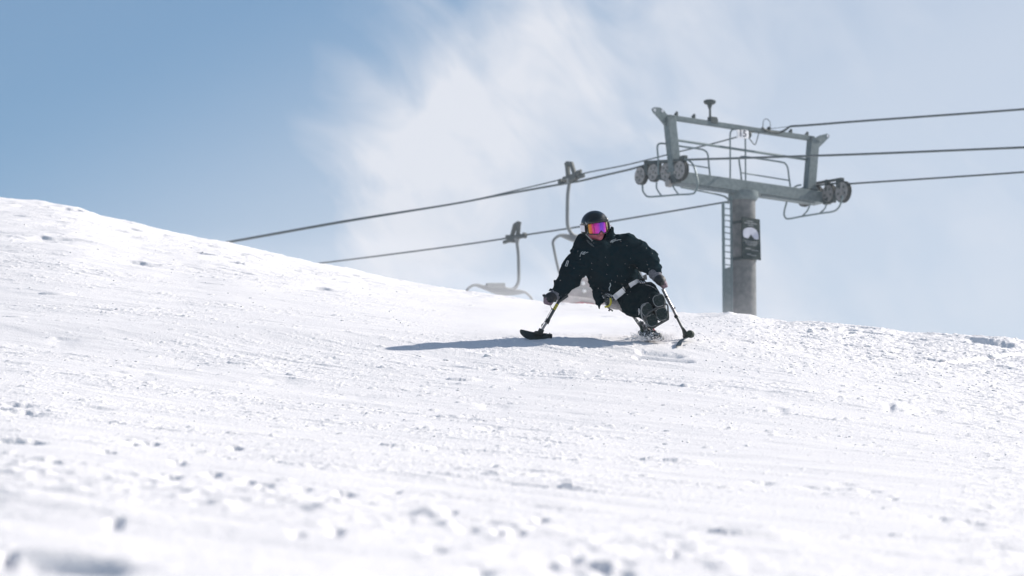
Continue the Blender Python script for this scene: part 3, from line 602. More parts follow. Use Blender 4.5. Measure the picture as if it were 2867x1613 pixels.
# ---------------------------------------------------------------- skier in a sit-ski
# local frame of the rider: x right, y away from the viewer, z up the slope normal; numbers below are in millimetre-like units
U_ = 1 / (3.293 * 310.0)
FEET = at(1700, 945, 40.0)
def P(x, y, d=0.): return Vector(((x / 3.293 + 1420 - 1700) / 310., d / 1000., (945 - 560 - y / 3.293) / 310.))
def smin(a, b, k):
    h = np.clip(.5 + .5 * (b - a) / k, 0, 1); return b + (a - b) * h - k * h * (1 - h)
class Field:
    """signed distance built of rounded cones, blended; each primitive carries a material index"""
    def __init__(s, k=.03): s.p = []; s.k = k; s.cuts = []; s.noise = None
    def cone(s, a, b, r0, r1, mi=0, k=None, sy=1.0):
        s.p.append(('c', np.array(a), np.array(b), r0, r1, mi, s.k if k is None else k, sy)); return s
    def ell(s, c, r, mi=0, k=None, rot=None):
        s.p.append(('e', np.array(c), np.array(r), rot, 0, mi, s.k if k is None else k, 1)); return s
    def cut(s, pt, n, k=.01): s.cuts.append((np.array(pt), np.array(n) / np.linalg.norm(n), k)); return s
    def one(s, p, X_):
        if p[0] == 'c':
            _, a, b, r0, r1, _, _, sy = p; sc_ = np.array([1, sy, 1.]); pa = (X_ - a) * sc_; ba = (b - a) * sc_
            h = np.clip((pa @ ba) / max(1e-9, ba @ ba), 0, 1); return np.sqrt((((pa - h[:, None] * ba)) ** 2).sum(1)) - (r0 + (r1 - r0) * h)
        _, c, r, rot, _, _, _, _ = p; q_ = X_ - c
        if rot is not None: q_ = q_ @ rot
        k0 = np.sqrt(((q_ / r) ** 2).sum(1)); k1 = np.sqrt(((q_ / (r * r)) ** 2).sum(1)); return k0 * (k0 - 1) / np.maximum(k1, 1e-9)
    def __call__(s, X_, ids=False):
        d = None; best = None; bi = None
        for p in s.p:
            e = s.one(p, X_)
            if d is None: d = e; best = e.copy(); bi = np.full(len(e), p[5])
            else:
                m = e < best; best = np.where(m, e, best); bi = np.where(m, p[5], bi); d = smin(d, e, p[6])
        for pt, n, k in s.cuts: d = -smin(-d, -((X_ - pt) @ n), k)
        if s.noise is not None: d = d + s.noise(X_)
        return (d, bi) if ids else d
    def bounds(s, m=.05):
        lo = np.full(3, 9.); hi = -lo
        for p in s.p:
            if p[0] == 'c':
                r = max(p[3], p[4])
                for q_ in (p[1], p[2]): lo = np.minimum(lo, q_ - r); hi = np.maximum(hi, q_ + r)
            else: r = max(p[2]); lo = np.minimum(lo, p[1] - r); hi = np.maximum(hi, p[1] + r)
        return lo - m, hi + m
    def mesh(s, name, mats, parent, res=.008, smooth=True):
        lo, hi = s.bounds(); n = np.ceil((hi - lo) / res).astype(int) + 1
        ax = [lo[i] + np.arange(n[i]) * res for i in range(3)]
        G = np.empty(n, np.float32)
        yz = np.stack(np.meshgrid(ax[1], ax[2], indexing='ij'), -1).reshape(-1, 2); CH = max(1, 400000 // len(yz))
        for i in range(0, n[0], CH):
            xs_ = ax[0][i:i + CH]; pts = np.empty((len(xs_), len(yz), 3)); pts[:, :, 0] = xs_[:, None]; pts[:, :, 1:] = yz[None]
            G[i:i + CH] = s(pts.reshape(-1, 3)).reshape(len(xs_), n[1], n[2])
        sg = G < 0
        cnt = np.zeros(n - 1, np.int8); 
        for a in (0, 1):
            for b in (0, 1):
                for c in (0, 1): cnt += sg[a:n[0] - 1 + a, b:n[1] - 1 + b, c:n[2] - 1 + c]
        act = (cnt > 0) & (cnt < 8); vid = -np.ones(act.shape, np.int64); cells = np.argwhere(act); vid[act] = np.arange(len(cells))
        acc = np.zeros((len(cells), 3)); w_ = np.zeros(len(cells)); crn = [np.array((a, b, c)) for a in (0, 1) for b in (0, 1) for c in (0, 1)]
        for i in range(8):
            for j in range(i + 1, 8):
                if abs(crn[i] - crn[j]).sum() != 1: continue
                ga = G[tuple((cells + crn[i]).T)]; gb = G[tuple((cells + crn[j]).T)]; m = (ga < 0) != (gb < 0)
                t = np.where(m, ga / np.where(m, ga - gb, 1), 0); pt = crn[i] + (crn[j] - crn[i]) * t[:, None]; acc += pt * m[:, None]; w_ += m
        V = lo + (cells + acc / w_[:, None]) * res
        F = []
        for d_ in range(3):
            e1, e2 = [(1, 2), (2, 0), (0, 1)][d_]; sl = [slice(None)] * 3; sl2 = [slice(None)] * 3; sl[d_] = slice(0, -1); sl2[d_] = slice(1, None)
            cr = sg[tuple(sl)] != sg[tuple(sl2)]; E = np.argwhere(cr); E = E[(E[:, e1] > 0) & (E[:, e2] > 0) & (E[:, e1] < n[e1] - 1) & (E[:, e2] < n[e2] - 1)]
            inside = sg[tuple(E.T)]
            def g(o1, o2): q_ = E.copy(); q_[:, e1] += o1; q_[:, e2] += o2; return vid[tuple(q_.T)]
            f = np.stack([g(-1, -1), g(0, -1), g(0, 0), g(-1, 0)], 1); f[~inside] = f[~inside][:, ::-1]; F.append(f)
        F = np.concatenate(F); F = F[(F >= 0).all(1)]
        me_ = bpy.data.meshes.new(name); me_.from_pydata(V.tolist(), [], F.tolist())
        mats = mats if isinstance(mats, (list, tuple)) else [mats]
        for m in mats: me_.materials.append(m)
        if len(mats) > 1: me_.polygons.foreach_set('material_index', s(V[F].mean(1), ids=True)[1].astype(np.int32))
        me_.polygons.foreach_set('use_smooth', np.full(len(F), smooth)); me_.update()
        o_ = bpy.data.objects.new(name, me_); S.collection.objects.link(o_); o_.parent = parent; return o_
    def front(s, x, y, d0=-700., d1=500., lift=.003):
        """point on the front of the surface under a photo position"""
        ds = np.arange(d0, d1, 2.5); a = P(x, y, 0); pts = np.tile(np.array(a), (len(ds), 1)); pts[:, 1] = ds / 1000.
        v = s(pts); i = np.argmax(v < 0); i = i if v[i] < 0 else len(ds) // 2
        return Vector((a.x, ds[i] / 1000. - lift, a.z))
def n3(x, k):     # cheap 3-D-ish noise from three planar ones
    return (pnoise(x[:, 0] , x[:, 2], k) + pnoise(x[:, 1] + 5, x[:, 2] + 3, k + 1) + pnoise(x[:, 0] + 9, x[:, 1], k + 2)) / 2

JACK = mat('jacket_fabric', (.0022, .0135, .0205), .9, 0, .03, noise=(9, (.0032, .0165, .0245), .4, .65), bump=(60, .25, .004))
TROU = mat('trouser_fabric', (.0022, .0130, .0185), .9, 0, .03, noise=(12, (.0032, .0165, .021), .4, .65), bump=(90, .35, .004))
def frosted(name, col, frost, lo_, hi_, scale=90, rough=.6):
    return mat(name, col, rough, 0, .3, noise=(scale, frost, lo_, hi_), bump=(scale, .3, .004))
SKIN = mat('skin', (.36, .095, .13), .5, 0, .35)
LIP = mat('lips', (.24, .045, .07), .5)
HELM = mat('helmet_shell', (.0015, .0085, .013), .3, 0, .35, coat=.35)
GLOVE_D = mat('glove_black', (.008, .014, .02), .6)
GLOVE_L = mat('glove_grey_pink', (.27, .19, .23), .7, 0, .3, noise=(70, (.13, .10, .13), .42, .6))
CUFF = mat('glove_cuff', (.20, .20, .23), .8, 0, .3, noise=(110, (.08, .09, .11), .4, .6))
STRAPW = mat('white_webbing', (.86, .83, .85), .6)
STRAPB = mat('black_webbing', (.012, .02, .025), .6)
YEL = mat('yellow_strap', (.52, .46, .045), .5)
SHELL = frosted('seat_shell', (.20, .20, .21), (.30, .29, .30), .42, .62, 60)
SOLE = frosted('sole_rubber', (.012, .028, .030), (.10, .115, .12), .52, .72, 85)
RIM = mat('sole_rim', (.25, .26, .27), .45, .2, .5)
LINKM = frosted('link_metal', (.10, .105, .11), (.62, .63, .66), .48, .60, 55, .5)
BLACKP = mat('black_plastic', (.010, .018, .022), .5)
FROSTY = frosted('snow_caked_plastic', (.03, .04, .045), (.72, .73, .77), .50, .62, 60, .6)
SHAFT = mat('shaft_aluminium', (.33, .31, .32), .35, .75, .5)
SHAFTD = mat('shaft_dark', (.07, .08, .085), .4, .5, .5)

rider = empty('person', FEET, 'person in black jacket, helmet and mirrored goggles riding a sit-ski', 'person', rot=(PITCH, 0, 0))
# --- head frame: roll 8 deg, turned 20 deg towards the photo's right, chin slightly down
HC = np.array(P(806, 218, -70))
rl, yw, pt = R(-8), R(20), R(4)
Rx = Matrix.Rotation(pt, 3, 'X'); Rz = Matrix.Rotation(yw, 3, 'Z'); Ry = Matrix.Rotation(rl, 3, 'Y')
HR = np.array(Ry @ Rz @ Rx)                                 # columns: head axes (x right, y back, z up)
def Hp(x, y, z): return Vector(HC + HR @ np.array([x, y, z]) / 1000.)
MM = 1 / 1000.
# --- body, one continuous figure under the clothing
b = Field(.035)
b.ell(Hp(4, 0, -18), (.082, .098, .112), 0, rot=HR); b.ell(Hp(4, -38, -82), (.060, .060, .062), 0, rot=HR, k=.03)     # skull, jaw
b.cone(Hp(4, -88, -48), Hp(4, -112, -84), .012, .017, k=.012)                                     # nose
b.cone(Hp(-18, -88, -103), Hp(26, -88, -103), .010, .010, 1, k=.008); b.cone(Hp(-14, -86, -114), Hp(22, -86, -114), .010, .010, 1, k=.008)
b.ell(Hp(4, -78, -131), (.026, .024, .022), 0, rot=HR, k=.02)                                    # chin
b.ell(Hp(-76, 0, -42), (.012, .02, .034), 0, rot=HR, k=.01); b.ell(Hp(84, 0, -42), (.012, .02, .034), 0, rot=HR, k=.01)
b.cone(Hp(4, 20, -90), P(880, 440, 40), .060, .068)
b.cone(P(770, 460, 40), P(1070, 455, 40), .075, .075); b.cone(P(905, 520, 50), P(1030, 760, 170), .150, .140, sy=1.3); b.cone(P(1040, 780, 180), P(1130, 900, 240), .14, .13)
b.cone(P(740, 470, 20), P(590, 700, -40), .058, .046); b.cone(P(590, 700, -40), P(440, 880, -135), .045, .030)
b.cone(P(1095, 450, 20), P(1275, 560, -10), .058, .046); b.cone(P(1275, 560, -10), P(1385, 720, -125), .045, .030)
b.cone(P(440, 880, -135), P(400, 915, -150), .030, .030, k=.01); b.cone(P(1385, 720, -125), P(1405, 755, -140), .030, .030, k=.01)
b.cone(P(1170, 850, 200), P(1295, 890, -110), .080, .062); b.cone(P(1295, 890, -110), P(1385, 975, -330), .055, .038)
b.cone(P(1110, 930, 220), P(1180, 975, -90), .080, .062); b.cone(P(1180, 975, -90), P(1290, 1060, -310), .055, .038)
body = b.mesh('body', [SKIN, LIP], rider, .0075)
# --- jacket
j = Field(.05)
j.cone(P(752, 452, 20), P(1075, 432, 20), .104, .108, sy=1.1)
j.cone(P(905, 525, 20), P(985, 690, 100), .218, .222, sy=1.5)
j.cone(P(965, 690, 100), P(1040, 800, 160), .215, .222, sy=1.5)
j.cone(P(725, 480, 10), P(625, 620, -20), .112, .102); j.cone(P(625, 620, -20), P(572, 722, -50), .100, .096); j.cone(P(572, 722, -50), P(478, 848, -120), .096, .068, k=.03)
j.cone(P(1090, 435, 15), P(1205, 490, 10), .112, .106); j.cone(P(1205, 490, 10), P(1292, 565, -20), .106, .100); j.cone(P(1292, 565, -20), P(1362, 655, -100), .098, .062, k=.03)
j.cone(P(700, 398, 60), P(640, 440, 50), .062, .040, k=.03); j.cone(P(650, 430, 40), P(585, 470, 20), .036, .012, k=.012); j.cone(P(590, 470, 20), P(640, 510, 20), .014, .05, k=.02)
j.cone(P(700, 352, 40), P(760, 400, 40), .045, .07, k=.04)                          # hood roll behind the neck
j.cone(P(1060, 335, 60), P(1150, 355, 50), .03, .035, k=.04)
j.cone(P(905, 330, 20), P(905, 400, 30), .082, .105, k=.03); j.cone(P(948, 330, -60), P(968, 262, -95), .034, .010, k=.015); j.cone(P(770, 345, -40), P(800, 400, -60), .03, .06, k=.03)
j.cone(P(860, 372, -95), P(860, 470, -105), .052, .09, k=.05)
j.cone(P(845, 860, 30), P(850, 945, 0), .055, .035, k=.03); j.cone(P(850, 940, 0), P(850, 1012, -10), .034, .006, k=.01)   # loose front flap
j.cone(P(1405, 615, -60), P(1424, 626, -62), .016, .004, k=.012); j.cone(P(398, 828, -120), P(384, 836, -125), .016, .008, k=.01); j.cone(P(445, 770, -80), P(437, 742, -85), .010, .004, k=.008)
j.cut(P(1060, 885, 0), (.44, 0, -1.0), .03) if False else None
def jn(x):
    w1 = n3(x * np.array([7., 7, 7]) + 3, 70); f1 = np.abs(n3(x * np.array([11., 9, 16]), 73)); f2 = n3(x * 34, 76)
    return w1 * .016 - (.25 - np.minimum(f1, .25)) * .045 + f2 * .0035 + .004
j.noise = jn
# hollow for the head and neck opening
_jc = j.__call__
class Jacket(Field):
    def __call__(s, X_, ids=False):
        d = Field.__call__(s, X_, ids); dd = d[0] if ids else d
        q_ = (X_ - np.array(Hp(4, -40, -60))) @ HR / np.array([.088, .14, .098]); hole = (np.sqrt((q_ ** 2).sum(1)) - 1) * .09
        dd = np.maximum(dd, -hole)
        hem = ((X_ - np.array(P(1060, 862, 0))) * np.array([.43, 0, -.90])).sum(1)     # hem line rising to the right
        flap = np.linalg.norm((X_ - np.array(P(850, 950, 0))) * np.array([1, .6, .62]), axis=1) - .085
        dd = np.maximum(dd, np.minimum(hem, flap))
        return (dd, d[1]) if ids else dd
j.__class__ = Jacket
jacket = j.mesh('jacket', JACK, rider, .0075)
# --- trousers: two legs side by side inside a padded cover
t = Field(.07)
t.cone(P(1060, 850, 200), P(1160, 800, 180), .12, .11)
t.cone(P(1150, 868, 150), P(1278, 882, -120), .112, .108); t.cone(P(1278, 882, -120), P(1375, 955, -320), .106, .066)
t.cone(P(1120, 925, 180), P(1172, 955, -90), .110, .108); t.cone(P(1172, 955, -90), P(1285, 1045, -300), .106, .068)
t.noise = lambda x: n3(x * 9 + 2, 80) * .010 - (.2 - np.minimum(np.abs(n3(x * 15, 83)), .2)) * .03 + n3(x * 40, 86) * .0025 + .003
trousers = t.mesh('trousers', TROU, rider, .0075)
# reflective piping on the thigh
m = MB(); m.tube([t.front(x, y, lift=.002) for x, y in ((1268, 783), (1300, 788), (1335, 803), (1362, 822), (1384, 846))], [.003, .0045, .0045, .0045, .002], 6); m.build('piping', RIM, trousers, True)
m = MB()
for pl_ in (((1206, 1000), (1201, 1020), (1207, 1040), (1204, 1056), (1208, 1040), (1213, 1018), (1204, 1000)),): m.tube([t.front(x, y, lift=.004) for x, y in pl_], .0035, 6)
m.build('trouser_badge', STRAPW, trousers, True)
# --- marks on the jacket
LOGO = mat('logo_white', (.55, .62, .66), .5)
C5 = lambda x, y: (263.4 + .6818 * x, .6818 * y)
def strokes(field, lines, r_, name, m_at, parent, f=C5):
    m = MB()
    for ln in lines: m.tube([field.front(*f(x, y), lift=.002) for x, y in ln], r_, 6)
    return m.build(name, m_at, parent, True)
strokes(j, [((594, 768), (600, 748), (610, 722), (620, 712)), ((606, 728), (622, 706), (634, 700), (644, 712), (640, 728)), ((618, 716), (630, 734), (648, 738), (660, 728)), ((634, 722), (650, 726), (662, 702), (668, 697)), ((664, 700), (660, 716), (672, 722), (682, 712), (706, 708))], .0021, 'chest_logo', LOGO, jacket)
strokes(j, [((1008, 578), (1014, 562), (1024, 550), (1086, 528)), ((1014, 572), (1024, 564), (1030, 552)), ((1028, 570), (1040, 560), (1044, 550)), ((1034, 584), (1042, 568), (1058, 560), (1064, 548), (1070, 556), (1078, 546), (1086, 554), (1094, 543), (1102, 550), (1112, 538), (1152, 540)), ((1052, 560), (1060, 553), (1080, 548))], .0021, 'chest_lettering', LOGO, jacket)
_c0 = j.front(*C5(424, 860)).y - .012; m = MB(); m.tube([Vector((P(*C5(x, y)).x, _c0 + (x - 424) * -.0002, P(*C5(x, y)).z)) for x, y in ((424, 822), (442, 826), (418, 900), (398, 893), (424, 822))], .0026, 6); m.build('sleeve_patch', LOGO, jacket, True)
strokes(j, [((1002, 1122), (1009, 1142), (1010, 1160), (999, 1178), (990, 1195), (996, 1212), (994, 1228))], .0042, 'zip_cord', LOGO, jacket)
m = MB(); zl = [j.front(x, y, lift=.001) for x, y in ((874, 380), (876, 430), (884, 500), (898, 580), (912, 660), (930, 740))]; m.tube(zl, .0022, 6); m.build('zip', JACK, jacket, True)
m = MB(); m.tube([j.front(x, y, lift=.001) for x, y in ((735, 372), (752, 388), (775, 412), (800, 432))], [.006, .011, .010, .004], 6); m.build('collar_pull', mat('collar_grey', (.06, .075, .085), .7), jacket, True)
# --- helmet with brim, vents, ear pads
class Helmet(Field):
    def __call__(s, X_, ids=False):
        d = Field.__call__(s, X_, ids); dd = d[0] if ids else d
        q_ = (X_ - HC) @ HR
        ly = q_[:, 1]; front_ = bump(-ly, -.02, .05)
        low = (-.078 * (1 - front_) + .010 * front_) - q_[:, 2]
        inner = np.sqrt((((q_ - np.array([.004, 0, -.018])) / np.array([.088, .104, .118])) ** 2).sum(1)) - 1
        dd = np.maximum(dd, low * .9); dd = np.maximum(dd, -inner * .09)
        return (dd, d[1]) if ids else dd
hf = Helmet(.012); hf.ell(HC, (.122, .138, .117), 0, rot=HR); hf.cone(Hp(-70, -92, 22), Hp(74, -92, 22), .022, .022, k=.02); hf.ell(Hp(-102, 20, -60), (.024, .05, .048), 0, rot=HR, k=.015); hf.ell(Hp(104, 20, -60), (.022, .05, .048), 0, rot=HR, k=.015)
helmet = hf.mesh('helmet', HELM, rider, .004)
m = MB()
m.tube([Vector(HC + HR @ (np.array([.1225 * math.sin(R(a_)) * math.cos(R(6)), -.1385 * math.cos(R(a_)) * math.cos(R(6)), .118 * math.sin(R(10))]))) for a_ in range(-60, 61, 10)], .0025, 6)
m.build('helmet_brim', STRAPB, helmet, True)
m = MB()      # white specks placed to imitate a highlight on the shell
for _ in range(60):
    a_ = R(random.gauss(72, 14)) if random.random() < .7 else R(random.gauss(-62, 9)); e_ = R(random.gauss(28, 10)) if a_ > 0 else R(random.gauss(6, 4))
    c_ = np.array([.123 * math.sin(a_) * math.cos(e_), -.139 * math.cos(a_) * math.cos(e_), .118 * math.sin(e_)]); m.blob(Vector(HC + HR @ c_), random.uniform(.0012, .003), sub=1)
m.build('helmet_highlight_specks', SNOW, helmet, True)
# --- goggles (mirrored curved lens, black frame with nose cut-out, white strap)
gm = bpy.data.materials.new('mirror_lens'); gm.use_nodes = True; nt = gm.node_tree; pb = nt.nodes['Principled BSDF']
pb.inputs['Metallic'].default_value = .55; pb.inputs['Roughness'].default_value = .22; pb.inputs['Coat Weight'].default_value = .5
uvn = nt.nodes.new('ShaderNodeUVMap'); sxx = nt.nodes.new('ShaderNodeSeparateXYZ'); nt.links.new(uvn.outputs[0], sxx.inputs[0])
cr = nt.nodes.new('ShaderNodeValToRGB'); nt.links.new(sxx.outputs[0], cr.inputs[0])
stops = [(0, (.42, .30, .03)), (.06, (.58, .17, .02)), (.15, (.52, .09, .03)), (.20, (.56, .012, .20)), (.38, (.50, .012, .42)), (.50, (.17, .035, .55)), (.62, (.26, .02, .55)), (.70, (.55, .01, .45)), (.78, (.35, .06, .08)), (.88, (.30, .28, .04)), (1, (.18, .22, .05))]
e = cr.color_ramp.elements
while len(e) > 1: e.remove(e[0])
e[0].position = 0; e[0].color = (*stops[0][1], 1)
for p_, c_ in stops[1:]: q_ = e.new(p_); q_.color = (*c_, 1)
nt.links.new(cr.outputs[0], pb.inputs['Base Color'])
def lens_pt(a, z, off=0.): 
    rx, ry = .108 + off, .128 + off; zz = z / 1000.; k = math.sqrt(max(0, 1 - (zz + .03) ** 2 / .03)); return Vector(HC + HR @ np.array([.004 + rx * math.sin(a) * k, -ry * math.cos(a) * k, zz]))
nA, nZ = 40, 12; vs = []; uv = []; fs = []
def zlo(a):
    base_ = -92 + 14 * abs(math.sin(a)) ** 3; return base_ + 26 * math.exp(-((a - .03) / .17) ** 2)
def zhi(a): return 12 - 6 * abs(math.sin(a)) ** 2
for i in range(nA + 1):
    a = R(-64 + 128 * i / nA)
    for k in range(nZ + 1):
        z = zlo(a) + (zhi(a) - zlo(a)) * k / nZ; vs.append(lens_pt(a, z)); uv.append((i / nA, k / nZ))
for i in range(nA):
    for k in range(nZ): q_ = i * (nZ + 1) + k; fs.append((q_, q_ + nZ + 1, q_ + nZ + 2, q_ + 1))
me_ = bpy.data.meshes.new('goggles'); me_.from_pydata(vs, [], fs); me_.materials.append(gm); ul = me_.uv_layers.new()
for lp in me_.loops: ul.data[lp.index].uv = uv[lp.vertex_index]
me_.polygons.foreach_set('use_smooth', np.ones(len(fs), bool))
goggles = bpy.data.objects.new('goggles', me_); S.collection.objects.link(goggles); goggles.parent = rider
sm_ = goggles.modifiers.new('solid', 'SOLIDIFY'); sm_.thickness = .004; sm_.offset = -1
m = MB(); rim_ = [lens_pt(R(-64 + 128 * i / nA), zlo(R(-64 + 128 * i / nA)) - 2) for i in range(nA + 1)] + [lens_pt(R(64 - 128 * i / nA), zhi(R(64 - 128 * i / nA)) + 2) for i in range(nA + 1)]; rim_.append(rim_[0])
m.tube(rim_, .0045, 6)
for a_ in (-31, 34): m.tube([lens_pt(R(a_), zlo(R(a_)), .001), lens_pt(R(a_ - 1), -40, .002), lens_pt(R(a_ - 2), zhi(R(a_)), .001)], .0022, 6)
m.ribbon([lens_pt(R(-64 - 5 * i), -40, -.002 * i) for i in range(4)], [Vector(HR @ np.array([0, 0, .086]))] * 4, .006); m.ribbon([lens_pt(R(64 + 5 * i), -40, -.002 * i) for i in range(4)], [Vector(HR @ np.array([0, 0, .086]))] * 4, .006)
m.build('goggle_frame', BLACKP, goggles, True)
m = MB()
for sgn in (-1, 1):
    pts_ = []
    for i in range(9):
        a = R(sgn * (70 + 110 * i / 8)); pts_.append(Vector(HC + HR @ np.array([(.131) * math.sin(a), -.147 * math.cos(a), -.032 + .02 * i / 8])))
    m.ribbon(pts_, [Vector(HR @ np.array([0, 0, .058]))] * 9, .004)
m.build('goggle_strap', mat('strap_white', (.74, .72, .78), .55), goggles, True)
m = MB(); m.tube([Hp(-96, 0, -85), Hp(-82, -30, -115), Hp(-60, -52, -150)], .006, 8); m.build('chin_strap', RIM, helmet, True)
m = MB(); m.tube([Hp(112, -30, -14), Hp(150, -10, -40), Hp(156, 0, -70), Hp(146, 0, -96)], .0025, 6); m.build('hair', mat('hair', (.30, .15, .16), .6), rider, True)
# --- gloves: palm, four unequal curled fingers, a thumb and a knitted cuff
def glove(c, wr, g_ax, down, outv, name):
    """c knuckle centre, wr wrist, g_ax handle axis, down = finger wrap direction, outv = away from the wrist side"""
    c, wr, g_, dn_, ov = (Vector(v) for v in (c, wr, g_ax, down, outv)); g_.normalize(); dn_.normalize(); ov.normalize()
    f = Field(.012)
    f.cone(wr, c - g_ * .018, .044, .040, 0, k=.02); f.cone(wr, c + g_ * .022, .042, .038, 0, k=.02)
    f.ell(c - dn_ * .012, (.043, .043, .040), 0, k=.02)
    f.cone(wr + (wr - c).normalized() * .035, wr, .058, .050, 2, k=.006)
    for k, (ln, off) in enumerate(((.92, -.040), (1.05, -.018), (1.0, .006), (.82, .028))):
        k0 = c + g_ * off + ov * .030 - dn_ * .012; k1 = k0 + ov * .016 * ln + dn_ * .040 * ln; k2 = k1 - ov * .034 * ln + dn_ * .022 * ln; k3 = k2 - ov * .026 * ln - dn_ * .016 * ln
        f.cone(k0, k1, .0135, .0125, 1, k=.004); f.cone(k1, k2, .0125, .0115, 1, k=.003); f.cone(k2, k3, .0115, .0100, 1, k=.003)
    t0 = wr + (c - wr) * .35 - g_ * .034 - ov * .012; t1 = t0 + dn_ * .040 - g_ * .014; t2 = t1 + dn_ * .020 + ov * .026 - g_ * .004
    f.cone(t0, t1, .019, .0155, 1, k=.01); f.cone(t1, t2, .0150, .0120, 1, k=.004)
    f.noise = lambda x: n3(x * 45, 90) * .0022
    return f.mesh(name, [GLOVE_D, GLOVE_L, CUFF], rider, .0035)
HL = P(398, 912, -165); HRt = P(1425, 768, -160)
glove(P(392, 908, -165), P(438, 876, -135), P(30, 15, -100) - P(0, 0, 0), P(20, 60) - P(0, 0), P(-60, 20) - P(0, 0), 'glove')
glove(P(1412, 752, -158), P(1376, 706, -125), P(-10, 15, -100) - P(0, 0, 0), P(10, 60) - P(0, 0), P(55, 18) - P(0, 0), 'glove')
m = MB(); m.beam(P(332, 888, -150), P(345, 872, -145), Vector((0, 1, 0)), .02, .02, .3); m.tube([P(338, 884, -150), P(327, 872, -152), P(333, 892, -152)], .005, 6); m.build('glove_tab', BLACKP, rider, True)
# --- boots: soles facing the viewer, standing side by side on the tilted footrest
Lx = Vector((.80, .0, .60)).normalized()
def boot(toe, heel, name):
    toe, heel = Vector(toe), Vector(heel); f = Field(.03)
    f.cone(toe + Vector((0, .04, 0)), heel + Vector((0, .05, 0)), .050, .044); f.cone(heel + Vector((0, .06, 0)), heel + Vector((-.03, .17, .10)), .052, .062); f.cone(toe + Vector((0, .05, 0)), heel + Vector((-.02, .15, .12)), .045, .06)
    f.noise = lambda x: n3(x * 30, 95) * .003
    return f.mesh(name, BLACKP, rider, .006)
boots = []
def pad(cx, cy, d, w_, h_, lean, parent, name):
    """one rubber tread pad with its pale rim: rounded at the top, narrower below"""
    c_ = P(cx, cy, d); yv = (Vector((-.22, .35, .92))).normalized(); xv = (Lx - yv * Lx.dot(yv)).normalized(); n_ = xv.cross(yv).normalized()
    if n_.y > 0: n_ = -n_
    pts_ = []
    for k in range(28):
        a = 2 * math.pi * k / 28; u_ = math.copysign(abs(math.cos(a)) ** .75, math.cos(a)) * w_ * (1 + .12 * math.sin(a)); v_ = math.copysign(abs(math.sin(a)) ** .8, math.sin(a)) * h_
        pts_.append(c_ + xv * u_ + yv * v_)
    m = MB(); m.plate(pts_, n_, .022)
    for k in range(-3, 4):                                   # tread blocks
        yy = k / 3.6 * h_; ww = w_ * math.sqrt(max(.05, 1 - (yy / h_) ** 2)) * .8; m.beam(c_ + yv * yy - xv * ww + n_ * .0125, c_ + yv * yy + xv * ww + n_ * .0125, n_, .006, h_ * .16, .2)
    o_ = m.build(name, SOLE, parent, False)
    m = MB(); m.tube(curve([p_ + n_ * .010 for p_ in pts_[5:24]], 2), .0034, 6); m.build('sole_rim', RIM, o_, True)
for toe, heel, pads in ((P(1388, 915, -395), P(1412, 1060, -420), ((1388, 930, -425, .052, .054), (1412, 1052, -448, .050, .058))), (P(1278, 1005, -375), P(1320, 1130, -400), ((1278, 1012, -405, .050, .062), (1325, 1110, -432, .048, .056)))):
    bt = boot(toe, heel, 'boot')
    for cx, cy, d, w_, h_ in pads: pad(cx, cy, d, w_, h_, 0, bt, 'sole_pad')

# --- the sit-ski itself
sit = empty('sit_ski', FEET, 'tilted mono sit-ski with grey bucket seat, white lap straps and footrest, throwing up snow', 'sit-ski', rot=(PITCH, 0, 0))
f = Field(.04); f.cone(P(1010, 905, 180), P(1075, 935, 130), .088, .085); f.cone(P(1015, 890, 330), P(1150, 860, 330), .12, .12); f.cone(P(1010, 900, 180), P(1150, 990, 40), .05, .06)
f.cone(P(1000, 880, 330), P(960, 700, 400), .10, .09)
f.noise = lambda x: n3(x * 12, 97) * .004
class Cutd(Field):
    def __call__(s, X_, ids=False):
        d = Field.__call__(s, X_, ids); dd = d[0] if ids else d; dd = np.maximum(dd, -(t(X_) - .002)); return (dd, d[1]) if ids else dd
seat = f.mesh('bucket_seat', SHELL, sit, .007)
def jt(x, y): 
    a_ = j.front(x, y, lift=.010); c_ = t.front(x, y, lift=.010); return a_ if a_.y < c_.y else c_
def strap(pts_, wd, name, m_, parent=sit, th=.006):
    q_ = [jt(x, y) for x, y in pts_]; 
    nrm = (Vector((q_[-1].x - q_[0].x, 0, q_[-1].z - q_[0].z))).normalized(); wv = Vector((-nrm.z, 0, nrm.x)) * wd
    m = MB(); m.ribbon(q_, [wv] * len(q_), th); return m.build(name, m_, parent, False)
lb = strap([(985, 905), (1030, 868), (1072, 838), (1105, 815), (1165, 775), (1215, 753), (1262, 738)], .040, 'lap_belt', STRAPB)
for seg in (((984, 902), (1010, 882), (1040, 858), (1074, 832)), ((1128, 795), (1155, 779), (1180, 766), (1206, 753))):
    q_ = [jt(x, y) for x, y in seg]; ym = min(min(v.y for v in q_), min(jt(x, y + 16).y for x, y in seg), min(jt(x, y - 16).y for x, y in seg)); q_ = [Vector((v.x, .5 * v.y + .5 * ym - .024, v.z)) for v in q_]; nrm = Vector((q_[-1].x - q_[0].x, 0, q_[-1].z - q_[0].z)).normalized(); m = MB(); m.ribbon(q_, [Vector((-nrm.z, 0, nrm.x)) * .052] * 4, .006); m.build('belt_panel', STRAPW, lb, False)
for (x0, y0), (x1, y1) in (((1064, 802), (1088, 836)), ((1205, 734), (1226, 766)), ((1224, 732), (1246, 766)), ((1246, 730), (1262, 764))):
    m = MB(); m.beam(jt(x0, y0) - Vector((0, .024, 0)), jt(x1, y1) - Vector((0, .024, 0)), Vector((0, 1, 0)), .005, .009, .1); m.build('belt_buckle', STRAPW, lb, False)
m = MB(); m.tube([P(1168, 566, -40), P(1185, 600, -40), P(1212, 640, -35), P(1232, 680, -30), P(1262, 735, -20)], [.007, .005, .007, .006, .005], 6)
m.build('shoulder_strap', STRAPW, sit, True)
